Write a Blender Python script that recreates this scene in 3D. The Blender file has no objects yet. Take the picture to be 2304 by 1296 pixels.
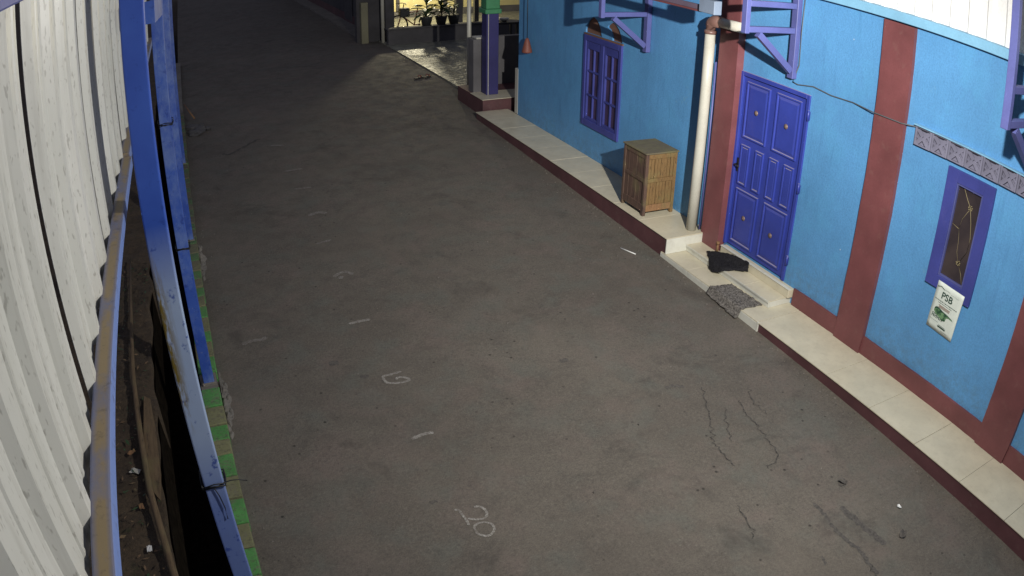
import bpy, bmesh, math, random
from mathutils import Matrix, Vector, noise

sc = bpy.context.scene
random.seed(7)
C = sc.collection

# ------------------------------------------------------------------ camera
LENS_K = (0.055997284830677216, 0.00017376848085287638, -3.572020274642431e-05, 3.3738011079353697e-06)
CAM_R = ((0.9138938720832562, 0.17686275261225698, -0.36540054366008906),
         (-0.405717554929142, 0.4285913059646368, -0.8072810898775258),
         (0.013829540519903786, 0.8860186562313137, 0.46344329169712406))
cam = bpy.data.cameras.new('camera'); camo = bpy.data.objects.new('camera', cam); C.objects.link(camo)
M = Matrix.Identity(4)
for i in range(3):
    for j in range(3): M[i][j] = CAM_R[i][j]
M[2][3] = 3.9
camo.matrix_world = M
cam.sensor_width = 23.04; cam.sensor_height = 12.96
cam.clip_start = 0.02; cam.clip_end = 1000
cam.lens = 17.6
cam.type = 'PANO'                      # wide surveillance lens with barrel distortion
cam.panorama_type = 'FISHEYE_LENS_POLYNOMIAL'
cam.fisheye_fov = math.pi
cam.fisheye_polynomial_k0 = 0.0
for i, k in enumerate(LENS_K): setattr(cam, 'fisheye_polynomial_k%d' % (i + 1), -k)
sc.camera = camo

# ------------------------------------------------------------------ night sky
w = bpy.data.worlds.new('World'); sc.world = w; w.use_nodes = True
bg = w.node_tree.nodes['Background']
bg.inputs['Color'].default_value = (0.70, 0.74, 1.0, 1); bg.inputs['Strength'].default_value = 0.165
sc.view_settings.view_transform = 'Standard'; sc.view_settings.look = 'None'
sc.view_settings.exposure = 0.0; sc.view_settings.gamma = 1.0
sc.cycles.use_denoising = True
try:
    sc.cycles.denoising_prefilter = 'ACCURATE'
except Exception: pass
sc.cycles.sample_clamp_indirect = 6
sc.cycles.max_bounces = 8

LAMP = Vector((2.78, 1.72, 4.12))      # the street lamp, just above the frame
LAMP_W = 300.0
# lobes added to the plain bulb, shaped to even out the lighting: share of LAMP_W, axis, full cone in degrees
LAMP_LOBES = ((0.85, (.10, .15, -.98), 180), (2.05, (.25, .85, -.46), 130), (3.0, (.27, .93, -.24), 98), (5.0, (.27, .93, -.20), 60))

# ------------------------------------------------------------------ helpers
XW, XC, ZF, ZN = 5.706, 5.078, 0.222, 0.02
def zr(y):
    y = max(-30.0, y)
    return -0.2 + 0.0225 * y if y < 15 else 0.1375 + 0.03 * (1 - math.exp(-(y - 15) / 4))

def bx(bm, x0, x1, y0, y1, z0, z1, bev=0.0, seg=1):
    vs = [bm.verts.new((x, y, z)) for x in (x0, x1) for y in (y0, y1) for z in (z0, z1)]
    fs = [(0, 1, 3, 2), (4, 6, 7, 5), (0, 4, 5, 1), (2, 3, 7, 6), (0, 2, 6, 4), (1, 5, 7, 3)]
    f = [bm.faces.new([vs[i] for i in q]) for q in fs]
    if bev:
        es = set(e for q in f for e in q.edges)
        bmesh.ops.bevel(bm, geom=list(es), offset=bev, segments=seg, affect='EDGES', profile=0.6)
    return vs

def tube(bm, pts, r, n=8, cap=True, rs=None):
    pts = [Vector(p) for p in pts]; rings = []
    up = Vector((0, 0, 1))
    for i, p in enumerate(pts):
        d = (pts[min(i + 1, len(pts) - 1)] - pts[max(i - 1, 0)]).normalized()
        a = d.cross(up)
        if a.length < 1e-3: a = d.cross(Vector((1, 0, 0)))
        a.normalize(); b = d.cross(a).normalized()
        rr = rs[i] if rs else r
        rings.append([bm.verts.new(p + (a * math.cos(t) + b * math.sin(t)) * rr) for t in [2 * math.pi * k / n for k in range(n)]])
    for i in range(len(rings) - 1):
        for k in range(n):
            f = bm.faces.new((rings[i][k], rings[i][(k + 1) % n], rings[i + 1][(k + 1) % n], rings[i + 1][k])); f.smooth = True
    if cap:
        bm.faces.new(rings[0][::-1]); bm.faces.new(rings[-1])

def bar(bm, p0, p1, w, d):
    """square bar between two points in a plane of constant y; w across in plane, d along y"""
    p0 = Vector(p0); p1 = Vector(p1); t = (p1 - p0).normalized(); s = Vector((0, 1, 0)); u = t.cross(s).normalized()
    vs = []
    for p in (p0, p1):
        for a in (-1, 1):
            for b in (-1, 1): vs.append(bm.verts.new(p + u * a * w / 2 + s * b * d / 2))
    for q in ((0, 1, 3, 2), (4, 6, 7, 5), (0, 4, 5, 1), (2, 3, 7, 6), (0, 2, 6, 4), (1, 5, 7, 3)): bm.faces.new([vs[i] for i in q])

def lathe(bm, prof, n=16, cx=0, cy=0):
    rings = [[bm.verts.new((cx + r * math.cos(2 * math.pi * k / n), cy + r * math.sin(2 * math.pi * k / n), z)) for k in range(n)] for r, z in prof]
    for i in range(len(rings) - 1):
        for k in range(n):
            f = bm.faces.new((rings[i][k], rings[i][(k + 1) % n], rings[i + 1][(k + 1) % n], rings[i + 1][k])); f.smooth = True
    bm.faces.new(rings[0][::-1]); bm.faces.new(rings[-1])

def rock(bm, c, r, seed, flat=0.6):
    res = bmesh.ops.create_icosphere(bm, subdivisions=2, radius=1.0)
    sx, sy = random.uniform(.8, 1.3), random.uniform(.8, 1.3)
    for v in res['verts']:
        n = noise.noise(v.co * 1.3 + Vector((seed * 7.1, seed * 3.3, 0))) * .45 + noise.noise(v.co * 3.1 + Vector((seed, 0, seed))) * .15
        p = v.co * (1 + n); v.co = Vector((c[0] + p.x * r * sx, c[1] + p.y * r * sy, c[2] + p.z * r * flat))

def obj(name, bm, mat, parent=None, off=None):
    """link a bmesh as one object; verts are in world space unless the parent is at the origin of a template"""
    bmesh.ops.recalc_face_normals(bm, faces=bm.faces)
    me = bpy.data.meshes.new(name)
    o = bpy.data.objects.new(name, me)
    if parent is not None and off is None:
        off = wloc(parent)
    if off is not None:
        bmesh.ops.translate(bm, verts=bm.verts, vec=-Vector(off))
    bm.to_mesh(me); bm.free()
    if isinstance(mat, (list, tuple)):
        for m in mat: me.materials.append(m)
    elif mat is not None: me.materials.append(mat)
    C.objects.link(o)
    if parent is not None: o.parent = parent
    return o

def wloc(o):
    v = Vector((0, 0, 0))
    while o is not None:
        v = v + o.location; o = o.parent
    return v

def B(): return bmesh.new()

def tag(o, label, cat, group=None):
    o['label'] = label; o['category'] = cat
    if group: o['group'] = group
    return o

def thing(name, label, cat, loc, group=None):
    o = bpy.data.objects.new(name, None); o.location = loc; o.empty_display_size = .1; C.objects.link(o)
    return tag(o, label, cat, group)

def struct(o): o['kind'] = 'structure'; return o

def boxobj(name, dims, mat, parent=None, bev=0.0):
    b = B(); bx(b, *dims, bev=bev); return obj(name, b, mat, parent)

def wobox(name, dims, mat, parent, axis, amp=.004, step=.09, bev=.004):
    """box whose long edges waver a little, like a trowelled and hand painted band"""
    x0, x1, y0, y1, z0, z1 = dims; lo, hi = (y0, y1) if axis == 1 else (z0, z1)
    n = max(2, int((hi - lo) / step)); b = B(); rings = []
    for k in range(n + 1):
        t = lo + (hi - lo) * k / n; ring = []
        cs = ((x0, z0), (x0, z1), (x1, z1), (x1, z0)) if axis == 1 else ((x0, y0), (x0, y1), (x1, y1), (x1, y0))
        for i, (a, c) in enumerate(cs):
            ja = noise.noise(Vector((t * 2.3, i * 7.7, x0))) + .6 * noise.noise(Vector((t * 9, i * 3.1, y0))); jc = noise.noise(Vector((t * 2.1, i * 5.3 + 9, z1))) + .6 * noise.noise(Vector((t * 8, i * 4.1, z0)))
            a2 = a + (amp * .5 * ja if i < 2 else 0); c2 = c + amp * jc
            ring.append(b.verts.new((a2, t, c2) if axis == 1 else (a2, c2, t)))
        rings.append(ring)
    for k in range(n):
        for i in range(4): b.faces.new((rings[k][i], rings[k][(i + 1) % 4], rings[k + 1][(i + 1) % 4], rings[k + 1][i]))
    b.faces.new(rings[0]); b.faces.new(rings[-1][::-1])
    return obj(name, b, mat, parent)

def share(name, me, loc, parent, rot=(0, 0, 0), scale=(1, 1, 1)):
    o = bpy.data.objects.new(name, me); C.objects.link(o); o.parent = parent
    o.location = Vector(loc) - wloc(parent) if parent is not None else Vector(loc)
    o.rotation_euler = rot; o.scale = scale
    return o

# ------------------------------------------------------------------ materials
class MN:
    def __init__(s, name):
        s.m = bpy.data.materials.new(name); s.m.use_nodes = True; s.t = s.m.node_tree; s.n = s.t.nodes
        s.bs = s.n['Principled BSDF']; s.tc = s.n.new('ShaderNodeTexCoord'); s.co = s.tc.outputs['Object']
    def l(s, a, b): s.t.links.new(a, b)
    def val(s, sock, v):
        if hasattr(v, 'is_output') or isinstance(v, bpy.types.NodeSocket): s.l(v, sock)
        else: sock.default_value = v
    def mapping(s, scale=(1, 1, 1), loc=(0, 0, 0), co=None):
        n = s.n.new('ShaderNodeMapping'); n.inputs['Scale'].default_value = scale; n.inputs['Location'].default_value = loc
        s.l(co or s.co, n.inputs[0]); return n.outputs[0]
    def noise(s, scale, detail=3, rough=.55, co=None, dist=0):
        n = s.n.new('ShaderNodeTexNoise'); n.inputs['Scale'].default_value = scale; n.inputs['Detail'].default_value = detail
        n.inputs['Roughness'].default_value = rough; n.inputs['Distortion'].default_value = dist
        s.l(co or s.co, n.inputs['Vector']); return n.outputs['Fac']
    def vor(s, scale, feat='F1', co=None, rnd=1.0):
        n = s.n.new('ShaderNodeTexVoronoi'); n.feature = feat; n.inputs['Scale'].default_value = scale; n.inputs['Randomness'].default_value = rnd
        s.l(co or s.co, n.inputs['Vector']); return n.outputs['Distance']
    def ramp(s, fac, a, b, c0=(0, 0, 0, 1), c1=(1, 1, 1, 1), interp='LINEAR'):
        n = s.n.new('ShaderNodeValToRGB'); n.color_ramp.interpolation = interp
        n.color_ramp.elements[0].position = a; n.color_ramp.elements[1].position = b
        n.color_ramp.elements[0].color = c0; n.color_ramp.elements[1].color = c1
        s.l(fac, n.inputs[0]); return n.outputs[0]
    def rng(s, fac, a, b, c=0.0, d=1.0):
        n = s.n.new('ShaderNodeMapRange'); n.inputs[1].default_value = a; n.inputs[2].default_value = b; n.inputs[3].default_value = c; n.inputs[4].default_value = d
        s.val(n.inputs[0], fac); return n.outputs[0]
    def mix(s, fac, a, b, mode='MIX'):
        n = s.n.new('ShaderNodeMix'); n.data_type = 'RGBA'; n.blend_type = mode
        s.val(n.inputs[0], fac)
        for sock, v in ((n.inputs[6], a), (n.inputs[7], b)):
            if isinstance(v, tuple): sock.default_value = v if len(v) == 4 else v + (1,)
            else: s.val(sock, v)
        return n.outputs[2]
    def math(s, op, a, b=0.0):
        n = s.n.new('ShaderNodeMath'); n.operation = op; s.val(n.inputs[0], a); s.val(n.inputs[1], b); return n.outputs[0]
    def sep(s, i, co=None):
        n = s.n.new('ShaderNodeSeparateXYZ'); s.l(co or s.co, n.inputs[0]); return n.outputs[i]
    def bump(s, h, strength=.3, dist=.01):
        n = s.n.new('ShaderNodeBump'); n.inputs['Strength'].default_value = strength; n.inputs['Distance'].default_value = dist
        s.l(h, n.inputs['Height']); s.l(n.outputs[0], s.bs.inputs['Normal'])
    def out(s, col, rough=.6, metal=0.0, spec=None):
        if isinstance(col, tuple): s.bs.inputs['Base Color'].default_value = col if len(col) == 4 else col + (1,)
        else: s.l(col, s.bs.inputs['Base Color'])
        s.val(s.bs.inputs['Roughness'], rough); s.bs.inputs['Metallic'].default_value = metal
        if spec is not None: s.bs.inputs['Specular IOR Level'].default_value = spec
        return s.m

def sc_col(c, k): return tuple(min(1, x * k) for x in c[:3])

def paint(name, col, rough=.5, var=.25, dirt=(.05, .045, .04), dirt_amt=.25, bump=.15, grain=60, low_dirt=None):
    m = MN(name)
    c = m.mix(m.rng(m.noise(2.3, 4), .3, .7), sc_col(col, 1 - var), sc_col(col, 1 + var * .6))
    c = m.mix(m.math('MULTIPLY', m.rng(m.noise(grain, 2), .35, .75), .22), c, sc_col(col, .55))
    c = m.mix(m.math('MULTIPLY', m.rng(m.noise(7, 6, .7), .56, .8), dirt_amt), c, dirt)
    m.bump(m.noise(grain * .6, 3), bump, .004)
    return m.out(c, rough)

def dusty_paint(name, col, rough):
    m = MN(name)
    c = m.mix(m.rng(m.noise(2.3, 4), .3, .7), sc_col(col, .82), sc_col(col, 1.1))
    c = m.mix(m.math('MULTIPLY', m.rng(m.noise(80, 2), .35, .75), .25), c, sc_col(col, .6))
    c = m.mix(m.math('MULTIPLY', m.rng(m.noise(7, 6, .7), .56, .8), .3), c, (.08, .08, .25))
    g = m.n.new('ShaderNodeNewGeometry'); up = m.rng(m.sep(2, g.outputs['True Normal']), .25, .8)
    c = m.mix(m.math('MULTIPLY', up, .75), c, (.30, .27, .34))          # dust lying on the ledges
    m.bump(m.noise(50, 3), .1, .004)
    return m.out(c, rough)

# asphalt ------------------------------------------------------------
def mk_asphalt():
    m = MN('asphalt')
    big = m.noise(.55, 5, .6); mid = m.noise(4.5, 5, .65); fine = m.noise(85, 3, .7)
    c = m.mix(m.rng(big, .35, .68), (.115, .100, .082), (.146, .129, .106))
    c = m.mix(m.math('MULTIPLY', m.rng(mid, .45, .75), .5), c, (.085, .075, .066))
    c = m.mix(m.math('MULTIPLY', m.rng(fine, .42, .75), .65), c, (.055, .05, .045))
    red = m.noise(2.1, 4, .6, co=m.mapping((1, 1, 1), (11, 4, 0))); c = m.mix(m.rng(red, .5, .68, 0, .5), c, (.150, .118, .102))
    grn = m.noise(2.6, 4, .6, co=m.mapping((1, 1, 1), (3, 17, 0))); c = m.mix(m.rng(grn, .5, .68, 0, .5), c, (.108, .114, .098))
    st = m.noise(38, 3, .75); c = m.mix(m.rng(st, .5, .72, 0, .52), c, (.055, .050, .044)); c = m.mix(m.rng(st, .28, .42, .38, 0), c, (.20, .185, .16))
    g = m.vor(120); c = m.mix(m.rng(g, .0, .16, .5, 0), c, (.30, .27, .23))
    sp = m.vor(7.0); c = m.mix(m.math('MULTIPLY', m.rng(sp, .05, .12, .9, 0), m.rng(m.noise(1.6, 3), .47, .56)), c, (.022, .02, .018))
    wp = m.vor(5.3, co=m.mapping((1, 1, 1), (3.7, 1.2, 0))); c = m.mix(m.rng(wp, .012, .02, .8, 0), c, (.5, .48, .43))
    oil = m.noise(1.15, 6, .75, dist=.6); c = m.mix(m.math('MULTIPLY', m.rng(oil, .55, .70), .6), c, (.048, .043, .038))
    dst = m.noise(.8, 5, .6, co=m.mapping((1, .6, 1), (7, 3, 0)), dist=.4); c = m.mix(m.math('MULTIPLY', m.rng(dst, .50, .70), .25), c, (.175, .150, .120))
    # damp, darker wheel band near the house side of the road
    m.bump(m.math('ADD', m.math('MULTIPLY', fine, .6), m.math('MULTIPLY', m.noise(35, 4, .7), .9)), .55, .012)
    return m.out(c, m.rng(mid, .3, .7, .72, .95), spec=.25)
ASPHALT = mk_asphalt()
def mk_chalk(name, amt):
    m = MN(name)
    k = m.math('MULTIPLY', m.rng(m.noise(70, 4, .75), .5 - amt * .14, .78 - amt * .14), m.rng(m.noise(9, 3), .3, .6, .15, .66))
    return m.out(m.mix(k, (.115, .10, .085), (.50, .49, .45)), .9)
CHALK = mk_chalk('chalk', .95); CHALK_FAINT = mk_chalk('chalk_faint', .4)
CRACK = MN('crack_dirt'); CRACK = CRACK.out(CRACK.mix(CRACK.rng(CRACK.noise(60, 3), .42, .58), (.030, .027, .024), (.085, .077, .066)), .95)
STAIN = MN('road_stain'); STAIN = STAIN.out(STAIN.mix(STAIN.rng(STAIN.noise(40, 4, .7), .40, .62), (.052, .047, .042), (.100, .090, .078)), .9)

def mk_wall():
    m = MN('blue_wall_paint')
    col = (.095, .283, .545)
    c = m.mix(m.rng(m.noise(1.1, 5, .6), .3, .7), sc_col(col, .86), sc_col(col, 1.1))
    c = m.mix(m.math('MULTIPLY', m.rng(m.noise(62, 3, .7), .42, .70), .42), c, sc_col(col, .55))
    c = m.mix(m.math('MULTIPLY', m.rng(m.noise(3.2, 5, .65, co=m.mapping((1, 1, .8), (5, 2, 1))), .50, .66), .22), c, (.10, .36, .60))
    c = m.mix(m.math('MULTIPLY', m.rng(m.noise(13, 5, .75, co=m.mapping((1, 1, .07))), .57, .70), .30), c, (.045, .15, .31))
    c = m.mix(m.math('MULTIPLY', m.rng(m.noise(6, 6, .75, co=m.mapping((1, 1, .25))), .58, .78), .3), c, (.06, .17, .36))
    sp = m.vor(2.6); c = m.mix(m.rng(sp, .012, .02, .75, 0), c, (.55, .62, .65))
    z = m.sep(2); c = m.mix(m.math('MULTIPLY', m.rng(z, .15, .75, .75, 0), m.rng(m.noise(11, 6, .8), .42, .68)), c, (.085, .15, .20))
    c = m.mix(m.rng(m.noise(2.4, 6, .8, co=m.mapping((1, 1, 1), (9, 9, 9))), .64, .70, 0, .5), c, (.13, .30, .46))
    dk = m.vor(1.9, co=m.mapping((1, 1, .45), (2, 5, 1))); c = m.mix(m.rng(dk, .010, .022, .8, 0), c, (.02, .05, .10))
    m.bump(m.math('ADD', m.noise(45, 4, .7), m.math('MULTIPLY', m.noise(4, 4), 2.2)), .32, .010)
    return m.out(c, .55)
WALL = mk_wall()
MAROON = paint('maroon_paint', (.165, .055, .058), .5, .25, (.26, .17, .14), .25, .2)
MAROON_D = paint('maroon_riser_paint', (.095, .038, .042), .6, .3, (.16, .13, .115), .45, .3)
COBALT = dusty_paint('cobalt_door_paint', (.033, .052, .305), .42)
COBALT2 = paint('cobalt_window_paint', (.048, .058, .255), .45, .2, (.09, .08, .25), .35, .1)
VIOLET = paint('violet_bracket_paint', (.085, .096, .27), .45, .2, (.10, .09, .22), .3, .1)
NAVY = paint('navy_column_paint', (.028, .026, .125), .5, .2)
GREENP = paint('green_capital_paint', (.05, .22, .10), .5, .25)
VENTM = paint('vent_block_paint', (.165, .162, .225), .75, .3, (.10, .09, .11), .5, .3)
GUTTER = paint('mauve_gutter_paint', (.12, .09, .13), .6, .2)
GUTTERB = paint('grey_blue_box_paint', (.16, .20, .27), .6, .2)
CLAD = paint('white_cladding', (.82, .82, .80), .45, .06, (.5, .5, .48), .2, .05)
BLUEBAND = paint('pale_blue_beam_paint', (.20, .42, .60), .55, .15, (.15, .2, .28), .3)
def mk_tile(name, col, rough):
    m = MN(name)
    c = m.mix(m.rng(m.noise(3.0, 5, .6), .3, .7), sc_col(col, .86), sc_col(col, 1.06))
    c = m.mix(m.math('MULTIPLY', m.rng(m.noise(14, 6, .75), .5, .8), .32), c, (.26, .22, .15))
    c = m.mix(m.math('MULTIPLY', m.rng(m.noise(150, 2), .45, .8), .2), c, sc_col(col, .6))
    return m.out(c, m.rng(m.noise(9, 4), .3, .7, rough, rough + .25))
TILE = mk_tile('cream_tile', (.56, .515, .385), .28)
TILE_W = mk_tile('white_edge_tile', (.60, .60, .53), .3)
GROUT = MN('grout'); GROUT = GROUT.out(GROUT.mix(GROUT.noise(30), (.10, .095, .08), (.2, .19, .165)), .9)
def mk_sheet():
    m = MN('white_sheet_metal')
    c = m.mix(m.rng(m.noise(1.6, 5, .65, co=m.mapping((1, 1, .3))), .3, .7), (.47, .475, .43), (.585, .58, .54))
    c = m.mix(m.rng(m.noise(95, 2, .5, co=m.mapping((1, 1, .35))), .61, .69, 0, .6), c, (.24, .23, .20))
    c = m.mix(m.math('MULTIPLY', m.rng(m.noise(22, 5, .7, co=m.mapping((1, 1, .05))), .52, .70), .42), c, (.32, .31, .27))
    c = m.mix(m.math('MULTIPLY', m.rng(m.sep(2), 2.72, 3.0, 1, 0), m.rng(m.noise(12, 5, .7, co=m.mapping((1, 1, .25))), .4, .7, 0, .6)), c, (.30, .27, .20))
    m.bump(m.noise(4, 3), .12, .02)
    return m.out(c, .40, .0, .5)
SHEET = mk_sheet()
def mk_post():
    m = MN('stained_blue_post_paint')
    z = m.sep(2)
    pale = m.math('MULTIPLY', m.rng(z, 2.80, 2.45), m.rng(z, 1.30, 1.75, .38, 1.0))  # paler over the middle heights, bluer towards the top
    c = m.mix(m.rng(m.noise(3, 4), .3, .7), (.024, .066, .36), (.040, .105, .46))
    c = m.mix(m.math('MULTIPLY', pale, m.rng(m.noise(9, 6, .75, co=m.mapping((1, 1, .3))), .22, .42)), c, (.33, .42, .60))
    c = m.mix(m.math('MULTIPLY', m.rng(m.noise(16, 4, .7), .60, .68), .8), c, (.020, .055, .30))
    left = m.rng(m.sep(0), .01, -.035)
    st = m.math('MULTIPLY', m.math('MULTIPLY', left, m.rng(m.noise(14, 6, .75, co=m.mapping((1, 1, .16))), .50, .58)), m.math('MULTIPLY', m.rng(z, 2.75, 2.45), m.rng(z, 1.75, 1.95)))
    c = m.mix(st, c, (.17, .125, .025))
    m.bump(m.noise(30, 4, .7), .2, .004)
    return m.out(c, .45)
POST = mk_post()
def mk_post2():
    m = MN('blue_post_paint')
    c = m.mix(m.rng(m.noise(3, 4), .3, .7), (.022, .062, .33), (.045, .11, .43))
    c = m.mix(m.math('MULTIPLY', m.rng(m.noise(3.3, 5, .7, co=m.mapping((1, 1, .5))), .47, .66), .6), c, (.20, .28, .46))
    c = m.mix(m.rng(m.noise(45, 5, .8), .60, .68, 0, .6), c, (.28, .30, .34))
    c = m.mix(m.math('MULTIPLY', m.rng(m.noise(16, 4, .7), .58, .68), .8), c, (.018, .045, .24))
    m.bump(m.noise(30, 4, .7), .2, .004)
    return m.out(c, .5)
POST2 = mk_post2()
def mk_rail():
    m = MN('rusty_rail_paint')
    x = m.sep(0)
    k = m.math('MULTIPLY', m.rng(m.noise(5, 5, .7, co=m.mapping((1, .5, 1))), .33, .52), 1.0)
    k = m.math('MULTIPLY', m.math('MULTIPLY', k, m.rng(x, -.030, -.008)), m.rng(x, .030, .012))
    c = m.mix(k, (.115, .145, .28), (.25, .19, .105))
    c = m.mix(m.rng(x, .0255, .0275), c, (.14, .21, .46))
    c = m.mix(m.math('MULTIPLY', m.rng(m.noise(25, 5, .7), .55, .68), .5), c, (.06, .05, .05))
    m.bump(m.noise(35, 4, .7), .25, .004)
    return m.out(c, .55)
RAIL = mk_rail()
PIPE = paint('white_pvc', (.47, .46, .40), .35, .08, (.35, .30, .2), .45, .05)
PIPEBR = paint('brown_pvc_elbow', (.155, .085, .07), .4, .2, (.3, .2, .15), .3)
def mk_wood(name, a, b, dark, sc=(1, 1, .12), f=45):
    m = MN(name)
    g = m.noise(f, 5, .7, co=m.mapping(sc))
    c = m.mix(m.rng(g, .3, .7), a, b)
    c = m.mix(m.rng(m.noise(f * .6, 6, .8, co=m.mapping(sc, (3, 1, 2))), .55, .66, 0, .9), c, dark)
    c = m.mix(m.math('MULTIPLY', m.rng(m.noise(4, 4), .5, .72), .55), c, (.16, .15, .06))
    m.bump(g, .5, .006)
    return m.out(c, .8)
WOOD = mk_wood('weathered_crate_wood', (.135, .074, .028), (.215, .132, .050), (.022, .012, .006), sc=(1, 1, .2), f=85)
WOOD_R = mk_wood('reddish_crate_wood', (.062, .036, .028), (.105, .060, .042), (.022, .013, .011))
WOOD_B = mk_wood('bare_crate_rail_wood', (.19, .10, .045), (.26, .14, .065), (.08, .04, .018))
STICKM = mk_wood('old_stick_wood', (.095, .062, .032), (.16, .108, .056), (.035, .022, .012), sc=(1, .12, 1))
def mk_dirt():
    m = MN('damp_dirt')
    c = m.mix(m.rng(m.noise(3.2, 6, .7), .3, .7), (.050, .034, .021), (.105, .074, .043))
    c = m.mix(m.rng(m.noise(24, 5, .75), .48, .7, 0, .8), c, (.022, .017, .011))
    c = m.mix(m.rng(m.vor(38), .0, .12, .8, 0), c, (.24, .17, .10))
    c = m.mix(m.rng(m.noise(5.5, 4, .7, co=m.mapping((1, 1, 1), (9, 2, 0))), .6, .72, 0, .6), c, (.03, .042, .014))
    m.bump(m.noise(26, 6, .75), .8, .03)
    return m.out(c, .95)
DIRT = mk_dirt()
MUD = MN('shade_dark_drain_mud'); MUD = MUD.out(MUD.mix(MUD.rng(MUD.noise(11, 6, .75), .35, .68), (.008, .007, .006), (.024, .019, .014)), 1.0, spec=0.0)  # near black: the drain's shade is put into the mud colour
def curb_paint(name, col):
    m = MN(name)
    c = m.mix(m.rng(m.noise(4, 4), .3, .7), sc_col(col, .75), sc_col(col, 1.15))
    c = m.mix(m.rng(m.noise(14, 6, .8), .50, .64, 0, .8), c, (.135, .125, .09))
    c = m.mix(m.rng(m.noise(38, 4, .75), .52, .66, 0, .7), c, (.055, .048, .036))
    far = m.rng(m.sep(1), 1.0, 3.6); c = m.mix(m.math('MULTIPLY', far, m.rng(m.noise(6, 5, .7), .35, .6, .35, .9)), c, (.075, .068, .052))   # fades patchily to dull grey brown farther up the lane
    m.bump(m.noise(22, 5, .75), .7, .012)
    return m.out(c, .9)
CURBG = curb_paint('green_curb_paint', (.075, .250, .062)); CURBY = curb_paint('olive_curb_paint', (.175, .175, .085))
CEMENT = paint('grey_cement', (.17, .155, .135), .9, .3, (.07, .065, .055), .6, .6, 40)
CEMENT_D = paint('dark_cement', (.075, .072, .075), .85, .3, (.04, .04, .04), .5, .4)
PAVE = MN('wet_paving')
_h = PAVE.noise(3.2, 3, .6, co=PAVE.mapping((1, 3.4, 1)))
PAVE.bump(_h, 1.0, .10)
PAVE = PAVE.out(PAVE.mix(PAVE.rng(PAVE.noise(5, 4), .35, .65), (.15, .152, .125), (.26, .258, .21)), .36)
GLASS = MN('dark_window_glass'); GLASS = GLASS.out(GLASS.mix(GLASS.rng(GLASS.noise(3, 3), .35, .65), (.030, .024, .028), (.052, .040, .040)), .25)
GLASS_F = MN('purple_brown_pane'); GLASS_F = GLASS_F.out(GLASS_F.mix(GLASS_F.rng(GLASS_F.noise(4, 3), .35, .65), (.036, .024, .055), (.058, .036, .070)), .35)
HOLE = paint('brown_vent_board', (.17, .085, .055), .8, .35, (.05, .03, .02), .5)
GOLD = MN('dull_gold'); GOLD = GOLD.out((.30, .25, .13), .55, .2)
ROSE = MN('dull_brass'); ROSE = ROSE.out((.17, .12, .10), .5, .2)
BLACKM = paint('black_metal', (.012, .012, .014), .5, .2)
BLACKCLOTH = MN('black_doormat'); BLACKCLOTH.bump(BLACKCLOTH.noise(150, 3, .7), .9, .01)
BLACKCLOTH = BLACKCLOTH.out(BLACKCLOTH.mix(BLACKCLOTH.rng(BLACKCLOTH.noise(120, 3), .4, .65), (.010, .010, .012), (.035, .034, .038)), .95, spec=.1)
GREYCLOTH = MN('grey_rag_mat'); GREYCLOTH.bump(GREYCLOTH.noise(110, 4, .75), 1.0, .015)
GREYCLOTH = GREYCLOTH.out(GREYCLOTH.mix(GREYCLOTH.rng(GREYCLOTH.noise(48, 4, .8), .38, .62), (.06, .054, .05), (.27, .25, .225)), .95, spec=.1)
REDBELL = paint('terracotta_bell', (.19, .060, .040), .6, .2)
PAPER = paint('poster_paper', (.66, .72, .66), .6, .06, (.45, .5, .45), .2, .03)
INK = MN('poster_dark_green_ink'); INK = INK.out((.010, .045, .030), .6)
INKR = MN('poster_red_brown_ink'); INKR = INKR.out((.20, .09, .055), .6)
INKG = MN('poster_green_print'); INKG = INKG.out(INKG.mix(INKG.rng(INKG.noise(28, 4), .4, .6), (.02, .07, .035), (.16, .30, .15)), .6)
RUBBER = paint('sandal_rubber', (.02, .018, .02), .7)
STRAW = MN('white_plastic'); STRAW = STRAW.out((.62, .62, .60), .4)
LEAF = MN('plant_leaf'); LEAF = LEAF.out(LEAF.mix(LEAF.rng(LEAF.noise(6, 3), .3, .7), (.02, .05, .018), (.05, .10, .03)), .5)
POTM = paint('dark_flower_pot', (.03, .032, .034), .7)
YELLOWW = paint('yellow_lit_wall_paint', (.62, .55, .28), .6, .08)
GREYW = paint('grey_plaster', (.115, .11, .115), .85, .25)
DARKW = paint('dark_house_plaster', (.060, .058, .064), .85, .3, (.09, .08, .06), .5)
OLIVEC = paint('olive_pillar_paint', (.20, .19, .12), .7, .15)
TYRE = paint('tyre', (.015, .015, .016), .8)
BIKE = paint('bicycle_frame_red', (.20, .04, .025), .4)
CHROME = MN('chrome'); CHROME = CHROME.out((.5, .5, .5), .25, .9)
LAMPW = MN('lamp_lens'); LAMPW.bs.inputs['Emission Color'].default_value = (1, .97, .9, 1); LAMPW.bs.inputs['Emission Strength'].default_value = 12.0; LAMPW = LAMPW.out((.8, .8, .8), .4)
LAMPB = MN('terrace_bulb'); LAMPB.bs.inputs['Emission Color'].default_value = (1, .85, .55, 1); LAMPB.bs.inputs['Emission Strength'].default_value = 20.0; LAMPB = LAMPB.out((.8, .8, .8), .4)
WIREM = paint('black_wire', (.012, .012, .013), .6)
GREYWIRE = paint('grey_cable', (.09, .10, .11), .6)

# ------------------------------------------------------------------ lamps that light the place
def lamp_light(name, typ, loc, power, col, **kw):
    d = bpy.data.lights.new(name, typ); d.energy = power; d.color = col
    for k, v in kw.items(): setattr(d, k, v)
    o = bpy.data.objects.new(name, d); o.location = loc; C.objects.link(o); return o

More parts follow.
